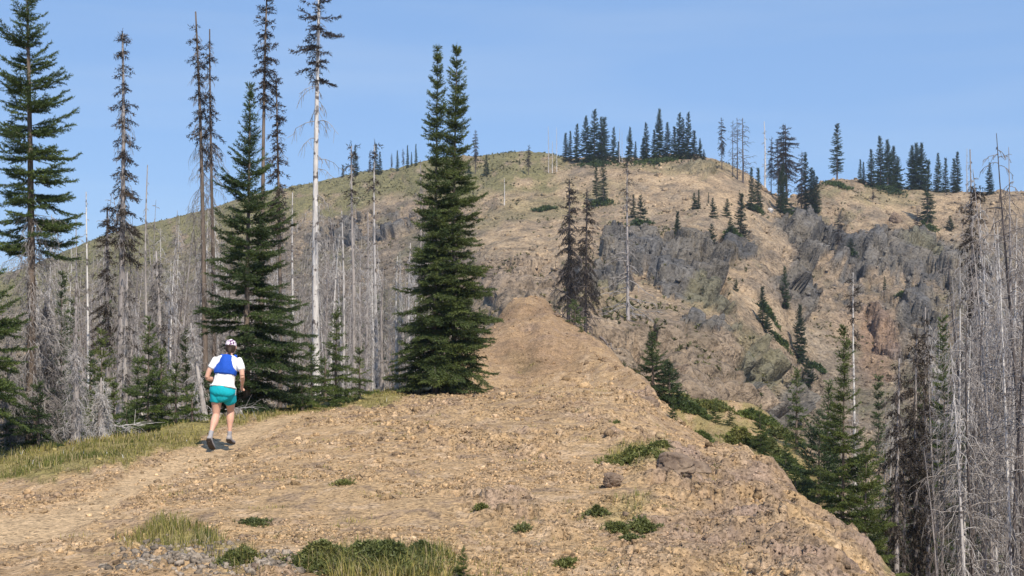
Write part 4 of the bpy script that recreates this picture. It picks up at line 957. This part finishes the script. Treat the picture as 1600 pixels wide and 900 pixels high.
# ------------------------------------------------------------ grass
M_gr,nt_,b_=mat('grass_blades',rough=.7,spec=.2)
vc=nd(nt_,'ShaderNodeVertexColor',layer_name='Col');nt_.links.new(vc.outputs[0],b_.inputs['Base Color'])
tr_=nd(nt_,'ShaderNodeBsdfTranslucent');nt_.links.new(vc.outputs[0],tr_.inputs[0]);ms=nd(nt_,'ShaderNodeMixShader');ms.inputs[0].default_value=.35
nt_.links.new(b_.outputs[0],ms.inputs[1]);nt_.links.new(tr_.outputs[0],ms.inputs[2]);nt_.links.new(ms.outputs[0],nt_.nodes['Material Output'].inputs[0])
def grass(name,X,Y,Hh,Wd,seed,pal,spread=.45):
    rg=np.random.default_rng(seed);n=len(X)
    z=ground(X,Y)-.01;a=rg.uniform(0,6.28,n);ln=rg.uniform(.1,spread*2,n)
    b=np.stack([X,Y,z],-1);s_=np.stack([np.cos(a+1.57),np.sin(a+1.57),0*a],-1)*Wd[:,None]*.5
    dr=np.stack([np.cos(a)*ln,np.sin(a)*ln,0*a],-1)*Hh[:,None]
    up=np.stack([0*a,0*a,Hh],-1)
    V=np.stack([b-s_,b+s_,b+up*.6+dr*.35+s_*.7,b+up*.6+dr*.35-s_*.7,b+up*(1-.25*ln[:,None])+dr],1)
    i=np.arange(n)[:,None]*5
    me=mesh(name,V,[i+np.array([0,1,2,3]),i+np.array([3,2,4])],cols=np.repeat(pal,5,0));o=obj(name,me,M_gr);o['kind']='stuff';return o
n=420000
d=np.exp(rg.uniform(math.log(9),math.log(42),n));px=rg.uniform(-80,1330,n);X=(px-CX)/F*d
g_=maskat(grass_n,X,d);tu=vn2(X/.25,d/.35,401)*.5+vn2(X/.9,d/1.2,402)*.6
k=(g_>.15)&(rg.uniform(0,1,n)<g_*(.35+1.6*tu))
# sparse tufts on the dirt
tp=rg.uniform(0,1,260);td=np.exp(rg.uniform(math.log(9.6),math.log(50),260));tx=(rg.uniform(0,1150,260)-CX)/F*td
tX=np.repeat(tx,34)+rg.normal(0,.07,260*34)*np.repeat(rg.uniform(.5,1.6,260),34);tY=np.repeat(td,34)+rg.normal(0,.07,260*34)
kt=maskat(trail,tX,tY)<.2;tX,tY=tX[kt],tY[kt]
X=np.concatenate([X[k],tX]);Y=np.concatenate([d[k],tY]);n=len(X)
big=np.concatenate([np.ones(k.sum()),np.full(len(tX),.45)])
Hh=(.05+.12*rg.uniform(0,1,n)**1.5)*big*(.75+.5*vn2(X/.6,Y/.8,403))
Wd=np.clip(Y*.0004,.005,.02)*rg.uniform(.8,1.5,n)
mixn=np.clip(.5+.6*vn2(X/.8,Y/1.,404)+rg.normal(0,.22,n),0,1)[:,None]
pal=(1-mixn)*np.array([.10,.13,.025])+mixn*np.array([.46,.37,.12])
dry=rg.uniform(0,1,n)<.26;pal[dry]=np.array([.42,.34,.18])
flw=rg.uniform(0,1,n)<.004;pal[flw]=np.array([.75,.74,.7])
Hh=Hh*(1+.25*maskat(gcl,X,Y))
grass('grass',X,Y,np.clip(Hh,.02,.34),Wd,3,pal)
# far ground cover: tufts and low brush
n=52000
d=rg.uniform(74,330,n);px=rg.uniform(-20,1560,n);X=(px-CX)/F*d
fg=maskat(fgrass,X,d);rk=maskat(rockf,X,d);sd_=maskat(sand,X,d)
k=rg.uniform(0,1,n)<(.05+.5*fg+.8*np.maximum(vn2(X/9,d/13,501),0)*(1-rk))*(1-.7*sd_)*np.clip(.3+2*vn2(X/2.2,d/3.2,502),0,1.3)
X=X[k];Y=d[k];m=len(X);f=MB();q=.16
pp=np.stack([X,Y,ground(X,Y)+.02],-1);rr_=np.random.default_rng(9)
shoots(f,pp,np.tile(UP,(m,1))+rr_.normal(0,.3,(m,3)),np.full(m,.16)*rr_.uniform(.3,1.6,m),.26,.15,6,rr_,60)
N_brush=needles('brush',[(.05,.055,.025),(.10,.10,.04),(.17,.15,.06)],.25,.2)
o=obj('undergrowth',f.build('undergrowth'),N_brush);o['kind']='stuff'
# ------------------------------------------------------------ fallen wood
def log_(name,p0,p1,r,label,seed,mt,tw=20):
    rg=np.random.default_rng(seed)
    a=W(*p0);b=W(*p1)
    a[2]=ground(a[0],a[1])+p0[3] if len(p0)>3 else a[2]
    o=bpy.data.objects.new(name,None);C.objects.link(o);o.location=a;tag(o,label,'fallen branch','fallen dead wood')
    t=np.linspace(0,1,9)[:,None];P=(b-a)*t+rg.normal(0,.02,(9,3))*t*np.linalg.norm(b-a)
    m=MB();tubes(m,P[None],(r*(1-.7*t[:,0]))[None],6);obj('stem',m.build('stem',True),mt,o)
    m=MB();L=np.linalg.norm(b-a)
    s=rg.uniform(.15,1,tw);base=(b-a)*s[:,None];dv=norm((b-a)/L+rg.normal(0,.55,(tw,3)));ll=L*rg.uniform(.1,.4,tw)
    e=np.linspace(0,1,5);T=base[:,None]+dv[:,None]*(ll[:,None]*e)[...,None];T[...,2]-=.12*ll[:,None]*e**2
    tubes(m,T,np.linspace(1,.4,5)[None]*np.full((tw,1),max(.004,r*.25)),3);obj('twigs',m.build('twigs'),T_pale,o)
w_=lambda px,py,d:(px,py,d)
log_('fallen_branch',(120,690,22.2),(215,688,22.6),.02,'silvery fallen bough pointing right along the grass edge',1,T_pale,34)
log_('fallen_branch',(125,668,22.6),(222,664,23.4),.018,'second silvery bough, above the one along the grass edge',2,T_pale,30)
log_('fallen_branch',(150,655,23.2),(205,672,22.8),.014,'short crossing bough between the two silvery ones',3,T_pale,24)
log_('fallen_branch',(352,640,26),(395,636,25.4),.012,'bleached twiggy branch on the grass right of the runner',4,T_pale,26)
log_('fallen_branch',(70,700,21.6),(150,712,21.2),.014,'thin grey bough lying at the foot of the left tangle',5,T_pale,26)
log_('fallen_branch',(938,527,53),(962,548,50),.05,'dark fallen log just behind the right shoulder of the knoll',6,T_brown,6)
# ------------------------------------------------------------ runner
RX=(344-CX)/F*20.7;RY=20.7;RZ=float(ground(RX,RY))+.01
def ell_loft(pts,k=20):
    """pts: (x,y,z,rx,ry) along a roughly vertical or any axis; closed, rounded ends"""
    P=np.array([p[:3] for p in pts],float);R=np.array([p[3:5] for p in pts],float)
    T=norm(np.gradient(P,axis=0));X_=np.array([1.,0,0])
    if abs(T.mean(0)[0])>.8: X_=np.array([0,1.,0])
    A=norm(X_-T*(T@X_)[:,None]);B=np.cross(T,A)
    a=np.arange(k)*2*np.pi/k
    V=P[:,None]+A[:,None]*(np.cos(a)[None,:,None]*R[:,None,None,0])+B[:,None]*(np.sin(a)[None,:,None]*R[:,None,None,1])
    n=len(P);V=V.reshape(-1,3)
    i=np.arange(n*k).reshape(n,k);j=np.roll(i,-1,1)
    f=np.stack([i[:-1],j[:-1],j[1:],i[1:]],-1).reshape(-1,4)
    V=np.vstack([V,P[0]-T[0]*R[0].min()*.5,P[-1]+T[-1]*R[-1].min()*.5])
    c0=n*k;c1=c0+1
    t1=np.stack([np.full(k,c0),j[0],i[0]],-1);t2=np.stack([np.full(k,c1),i[-1],j[-1]],-1)
    return V,[f,np.vstack([t1,t2])]
def dense(pts,m=6):
    P=np.array(pts,float);n=len(P);x=np.arange(n);xq=np.linspace(0,n-1,(n-1)*m+1)
    return np.stack([pchip(x,P[:,c],xq) for c in range(P.shape[1])],-1)
def fuse(name,shapes,vox,smooth=4):
    mb=MB()
    for V,fs in shapes: mb.add(V,fs)
    me=mb.build(name+'_raw');o=bpy.data.objects.new('tmp',me);C.objects.link(o)
    r=o.modifiers.new('r','REMESH');r.mode='VOXEL';r.voxel_size=vox
    s=o.modifiers.new('s','SMOOTH');s.iterations=smooth;s.factor=.5
    dg=bpy.context.evaluated_depsgraph_get();dg.update()
    m2=bpy.data.meshes.new_from_object(o.evaluated_get(dg));m2.name=name
    bpy.data.objects.remove(o);bpy.data.meshes.remove(me)
    for p in m2.polygons:p.use_smooth=True
    return m2
L=lambda pts,m=6,k=20: ell_loft(dense(pts,m),k)
torso=[(-.01,.02,.80,.11,.08),(-.005,.01,.86,.172,.125),(0,.02,.93,.165,.12),(.005,.035,1.0,.14,.105),(.012,.055,1.1,.132,.10),(.02,.08,1.2,.15,.108),(.03,.105,1.29,.165,.105),(.035,.125,1.345,.14,.085),(.04,.14,1.385,.075,.065)]
armL=[(-.115,.10,1.325,.05,.05),(-.165,.07,1.25,.045,.047),(-.222,.04,1.15,.038,.04),(-.245,.03,1.06,.034,.036)]
foreL=[(-.245,.03,1.06,.035,.037),(-.20,.11,1.04,.034,.036),(-.135,.20,1.06,.027,.03),(-.10,.26,1.08,.02,.024)]
armR=[(.175,.10,1.325,.05,.05),(.225,.06,1.26,.045,.047),(.26,.015,1.18,.038,.04),(.272,0,1.11,.034,.036)]
foreR=[(.272,0,1.11,.035,.037),(.268,.055,1.06,.034,.036),(.255,.12,1.0,.026,.029),(.245,.16,.965,.02,.024)]
thL=[(-.085,.02,.86,.085,.095),(-.09,.03,.74,.08,.088),(-.092,.04,.62,.062,.068),(-.09,.045,.51,.048,.055)]
caL=[(-.09,.045,.52,.052,.058),(-.095,-.03,.43,.057,.064),(-.105,-.10,.34,.038,.043),(-.112,-.18,.24,.025,.03),(-.113,-.20,.205,.027,.034)]
thR=[(.08,.04,.86,.085,.095),(.085,.11,.76,.08,.088),(.088,.18,.65,.062,.068),(.088,.22,.56,.048,.055)]
caR=[(.088,.22,.57,.052,.058),(.09,.185,.47,.057,.064),(.094,.16,.37,.038,.043),(.098,.14,.25,.025,.03),(.098,.14,.21,.027,.034)]
neck=[(.038,.135,1.36,.062,.06),(.045,.155,1.42,.05,.052),(.05,.18,1.47,.05,.055)]
head=[(.052,.215,1.425,.03,.04),(.052,.205,1.45,.056,.075),(.052,.20,1.50,.072,.092),(.052,.195,1.545,.076,.098),(.052,.19,1.585,.066,.085),(.052,.19,1.612,.035,.045)]
nose=[(.052,.285,1.53,.009,.009),(.052,.305,1.505,.013,.013),(.052,.29,1.495,.01,.01)]
def hand(w,dirv,side,up):
    """palm and five fingers, loosely curled; w wrist, dirv pointing, side towards the thumb"""
    w=np.array(w);dv=norm(np.array(dirv,float));sd=norm(np.array(side,float));upv=np.cross(dv,sd)
    out=[L([(*(w-dv*.01),.02,.024),(*(w+dv*.03),.022,.034),(*(w+dv*.075),.018,.04)],4,12)]
    # palm wide along 'side'
    for i,(off,ln) in enumerate([(.028,.9),(.010,1.),(-.009,.94),(-.027,.74)]):
        b=w+dv*.075+sd*off;l=.07*ln
        p1=b+dv*l*.45+upv*.006;p2=p1+norm(dv*.35+upv*.9)*l*.35;p3=p2+norm(-dv*.6+upv*.7)*l*.28
        out.append(L([(*(b-dv*.02),.0095,.0095),(*b,.0095,.0095),(*p1,.009,.009),(*p2,.0085,.0085),(*p3,.007,.007)],3,8))
    b=w+dv*.025+sd*.03;out.append(L([(*(b-sd*.015),.012,.012),(*(b+sd*.014+dv*.018+upv*.008),.011,.011),(*(b+sd*.012+dv*.045+upv*.022),.0095,.0095),(*(b+dv*.06+upv*.032),.008,.008)],3,8))
    return out
hL=hand((-.10,.26,1.08),(.35,.8,.25),(.1,-.2,1),None);hR=hand((.245,.16,.965),(-.1,.55,-.5),(-.6,.5,.5),None)
earL=[(-.022,.19,1.50,.008,.018),(-.026,.185,1.525,.01,.022),(-.022,.185,1.545,.007,.014)];earR=[(.126,.19,1.50,.008,.018),(.13,.185,1.525,.01,.022),(.126,.185,1.545,.007,.014)]
body=fuse('person',[L(x) for x in (torso,armL,foreL,armR,foreR,thL,caL,thR,caR,neck,head,nose,earL,earR)]+hL+hR,.007,3)
M_skin,nt_,b_=mat('skin',(.62,.36,.26),.55,.3)
b_.inputs['Subsurface Weight'].default_value=.08
P_=obj('person',body,M_skin,None,(RX,RY,RZ))
tag(P_,'runner seen from behind in blue vest, white shirt and teal shorts on the trail','person')
P_.rotation_euler=(0,math.radians(2.5),0)
def grow(pts,g,gy=None): return [(x,y,z,a+g,b+(gy if gy is not None else g)) for x,y,z,a,b in pts]
def cloth(name,shapes,vox,mt,sm_=3,bump=None):
    me=fuse(name,shapes,vox,sm_)
    if bump:
        n_=len(me.vertices);co_=np.empty(n_*3,np.float32);me.vertices.foreach_get('co',co_);co_=co_.reshape(-1,3).astype(float)
        nn=np.empty(n_*3,np.float32);me.vertices.foreach_get('normal',nn);nn=nn.reshape(-1,3)
        a,fr=bump;co_+=nn*(a*fbm3(co_[:,0]*fr,co_[:,1]*fr,co_[:,2]*fr*.5,3,71))[:,None]
        me.vertices.foreach_set('co',co_.astype(np.float32).ravel());me.update()
    return obj(name,me,mt,P_)
def cl_mat(name,c,rough=.8,s=60):
    m,nt,b=mat(name,c,rough,.2);g=nd(nt,'ShaderNodeTexCoord');n=noise(nt,s,3,.6,g.outputs['Object'])
    w=lambda v:(c[0]*v,c[1]*v,c[2]*v);nt.links.new(ramp(nt,n,[(.3,w(.9)),(.7,w(1.08))]),b.inputs['Base Color']);return m
M_white=cl_mat('white_cloth',(.80,.80,.78));M_blue=cl_mat('blue_cloth',(.016,.085,.47));M_teal=cl_mat('teal_cloth',(.008,.40,.47));M_sock=cl_mat('grey_wool',(.33,.32,.33));M_shoe=cl_mat('shoe_fabric',(.33,.31,.31));M_sole=cl_mat('rubber',(.07,.06,.055));M_hair=cl_mat('hair',(.045,.03,.022),.6)
tz=[p for p in dense(torso,6) if p[2]>.925]
shirt=[(*p[:3],p[3]+.016,p[4]+.014) for p in tz];shirt[0]=(*shirt[0][:3],shirt[0][3]+.016,shirt[0][4]+.016)
shirt[1]=(*shirt[1][:3],shirt[1][3]+.012,shirt[1][4]+.012)
sl=lambda a:[(x,y,z,r+.014,q+.014) for x,y,z,r,q in dense(a,6) if z>1.19]
cloth('shirt',[ell_loft(np.array(shirt),28),ell_loft(np.array(sl(armL))),ell_loft(np.array(sl(armR)))],.007,M_white,3,(.018,12))
vt=[p for p in dense(torso,6) if 1.10<p[2]<1.38]
vest=[(p[0]-.004,p[1]-.012,p[2],np.interp(p[2],[1.1,1.17,1.24,1.32,1.38],[.160,.170,.142,.105,.088]),p[4]+.028) for p in vt]
vz=[(p[0],p[1]-.002,p[2],p[3]+.024,p[4]+.02) for p in vt if p[2]<1.185]
V_=cloth('vest',[ell_loft(np.array(vest),28),ell_loft(np.array(vz),28),
  L([(-.05,.12,1.30,.032,.03),(-.06,.14,1.385,.03,.03),(-.06,.19,1.36,.03,.02)],5),L([(.12,.12,1.30,.032,.03),(.13,.14,1.385,.03,.03),(.13,.19,1.36,.03,.02)],5)],.006,M_blue,3,(.010,18))
obj('zip',fuse('zip',[L([(-.012,-.052+.0,1.16,.003,.004),(-.006,-.046,1.22,.003,.004),(.0,-.026,1.28,.003,.004)],4,6)],.0015,1),M_sole,V_)
hz=[(x,y,z,r+.016,q+.018) for x,y,z,r,q in dense(torso,6) if z<.94]
hz=[hz[0]]+hz
shL=[(x,y,z,r+.018,q+.018) for x,y,z,r,q in dense(thL,6) if z>.70];shR=[(x,y,z,r+.018,q+.018) for x,y,z,r,q in dense(thR,6) if z>.71]
S_=cloth('shorts',[L([(-.005,.02,.88,.15,.135),(-.005,.025,.79,.14,.125),(-.005,.04,.745,.06,.10)]),ell_loft(np.array(hz),28),ell_loft(np.array(shL),24),ell_loft(np.array(shR),24)],.007,M_teal,3,(.012,15))
obj('reflective_strip',fuse('strip',[L([(.186,.02,.90,.006,.016),(.182,.03,.86,.006,.014),(.176,.04,.82,.005,.012)],4,8)],.002,1),M_white,S_)
# cap, hair
cap=[(.052,.185,1.522,.080,.101),(.052,.188,1.55,.083,.104),(.052,.188,1.59,.074,.094),(.052,.19,1.622,.046,.058),(.052,.19,1.634,.015,.02)]
M_cap,nt_,b_=mat('cap_cloth',rough=.8);tc=nd(nt_,'ShaderNodeTexCoord')
vo=nd(nt_,'ShaderNodeTexVoronoi');vo.inputs['Scale'].default_value=34;nt_.links.new(tc.outputs['Object'],vo.inputs['Vector'])
nt_.links.new(ramp(nt_,vo.outputs['Distance'],[(.44,(.16,.08,.18)),(.56,(.75,.68,.72))]),b_.inputs['Base Color'])
obj('cap',fuse('cap',[L(cap,4,24)],.005,2),M_cap,P_)
obj('hair',fuse('hair',[L([(.05,.165,1.44,.045,.04),(.052,.155,1.47,.066,.06),(.052,.165,1.52,.078,.085),(.052,.175,1.55,.078,.09)],4),
 L([(.055,.09,1.50,.03,.02),(.06,.065,1.455,.026,.02),(.064,.07,1.39,.017,.015),(.066,.075,1.35,.008,.008)],4)],.006,2),M_hair,P_)
# socks and shoes
for nm,leg,toe,gz in (('L',caL,np.array([-.10,-.035,.04]),0),('R',caR,np.array([.115,.36,.11]),0)):
    an=np.array(leg[-1][:3]);up3=np.array(leg[-2][:3])
    so_=[(x,y,z,r+.007,q+.007) for x,y,z,r,q in dense(leg,6) if z<.30 ]
    obj('sock',fuse('sock',[ell_loft(np.array(so_),16)],.005,2),M_sock,P_)
    ax=norm(toe-an);dn=np.array([0,0,-1.]);dn=norm(dn-ax*(dn@ax))
    heel=an-ax*.045+dn*.035;mid=an+ax*.07+dn*.035;tp=toe+ax*.01
    s2=[(*(heel),.030,.032),(*(an+dn*.03+ax*.0),.040,.048),(*mid,.042,.038),(*(toe-ax*.04+dn*.008),.046,.028),(*tp,.032,.018)]
    sh=obj('shoe',fuse('shoe',[L(s2,5),L([(*(an+dn*.02),.036,.042),(*(an-dn*.015),.036,.040)],4)],.005,2),M_shoe,P_)
    s3=[(*(np.array(p[:3])+dn*(p[4]*.75)),p[3]*1.05,.011) for p in s2]
    obj('sole',fuse('sole',[L(s3,5)],.004,1),M_sole,sh)
# ------------------------------------------------------------ light, camera
SUN_EL=50.0; SUN_AZ=158.0   # azimuth clockwise from +Y (view direction); sun behind the viewer, to the right
sc=bpy.context.scene
w=bpy.data.worlds.new('World');sc.world=w;w.use_nodes=True
nt=w.node_tree;bg=nt.nodes['Background'];sky_=nt.nodes.new('ShaderNodeTexSky');sky_.sky_type='NISHITA';sky_.sun_disc=False
sky_.sun_elevation=math.radians(SUN_EL);sky_.sun_rotation=math.radians(SUN_AZ);sky_.altitude=SKY_ALT if 'SKY_ALT' in globals() else 1800
sky_.air_density=1.0;sky_.dust_density=0.15;sky_.ozone_density=3.0
mxs=nt.nodes.new('ShaderNodeMix');mxs.data_type='RGBA'
tcs=nt.nodes.new('ShaderNodeTexCoord');mps=nt.nodes.new('ShaderNodeMapping');mps.inputs['Scale'].default_value=(1.5,1.5,14);nt.links.new(tcs.outputs['Generated'],mps.inputs[0])
nzs=nt.nodes.new('ShaderNodeTexNoise');nzs.inputs['Scale'].default_value=2.2;nzs.inputs['Detail'].default_value=4;nt.links.new(mps.outputs[0],nzs.inputs['Vector'])
rs=nt.nodes.new('ShaderNodeValToRGB');rs.color_ramp.elements[0].position=.45;rs.color_ramp.elements[0].color=(1.50,2.62,4.7,1);rs.color_ramp.elements[1].position=.8;rs.color_ramp.elements[1].color=(2.15,3.1,4.75,1);nt.links.new(nzs.outputs[0],rs.inputs[0])
mxs.inputs[0].default_value=.65;nt.links.new(sky_.outputs[0],mxs.inputs[6]);nt.links.new(rs.outputs[0],mxs.inputs[7])
nt.links.new(mxs.outputs[2],bg.inputs[0]);bg.inputs[1].default_value=.15
sd=bpy.data.lights.new('sun','SUN');sd.energy=5.0;sd.angle=math.radians(.53);sd.color=(1,.905,.76)
so=bpy.data.objects.new('sun',sd);C.objects.link(so)
az=math.radians(SUN_AZ);el=math.radians(SUN_EL)
S=Vector((math.sin(az)*math.cos(el),math.cos(az)*math.cos(el),math.sin(el)))
so.rotation_euler=S.to_track_quat('Z','Y').to_euler();so.location=(20,-20,40)
cam=bpy.data.cameras.new('camera');co=bpy.data.objects.new('camera',cam);C.objects.link(co)
cam.sensor_width=36;cam.lens=36*F/1600;cam.shift_y=(HY-450)/1600;cam.clip_end=20000;cam.clip_start=.1
co.location=(0,0,0);co.rotation_euler=(math.radians(90),0,0)
sc.camera=co
sc.view_settings.view_transform='Standard';sc.view_settings.look='None';sc.view_settings.gamma=1;sc.view_settings.exposure=.2;sc.view_settings.use_curve_mapping=False
sc.cycles.max_bounces=5;sc.cycles.diffuse_bounces=3

me=bpy.data.meshes.new('haze');x_=7400.;z0_,z1_=float(GZ.min())-1.,95.
me.from_pydata([(a*x_,b*x_,c) for c in (z0_,z1_) for b in (-1,1) for a in (-1,1)],[],[(0,2,3,1),(4,5,7,6),(0,1,5,4),(2,6,7,3),(0,4,6,2),(1,3,7,5)])
hm=bpy.data.materials.new('haze');hm.use_nodes=True;hn=hm.node_tree
for q in list(hn.nodes):
    if q.type=='BSDF_PRINCIPLED': hn.nodes.remove(q)
pv=hn.nodes.new('ShaderNodeVolumePrincipled');pv.inputs['Density'].default_value=.00026;pv.inputs['Color'].default_value=(.72,.82,1,1);pv.inputs['Anisotropy'].default_value=.2
hn.links.new(pv.outputs[0],[q for q in hn.nodes if q.type=='OUTPUT_MATERIAL'][0].inputs['Volume'])
ho=obj('haze',me,hm);ho['kind']='stuff'
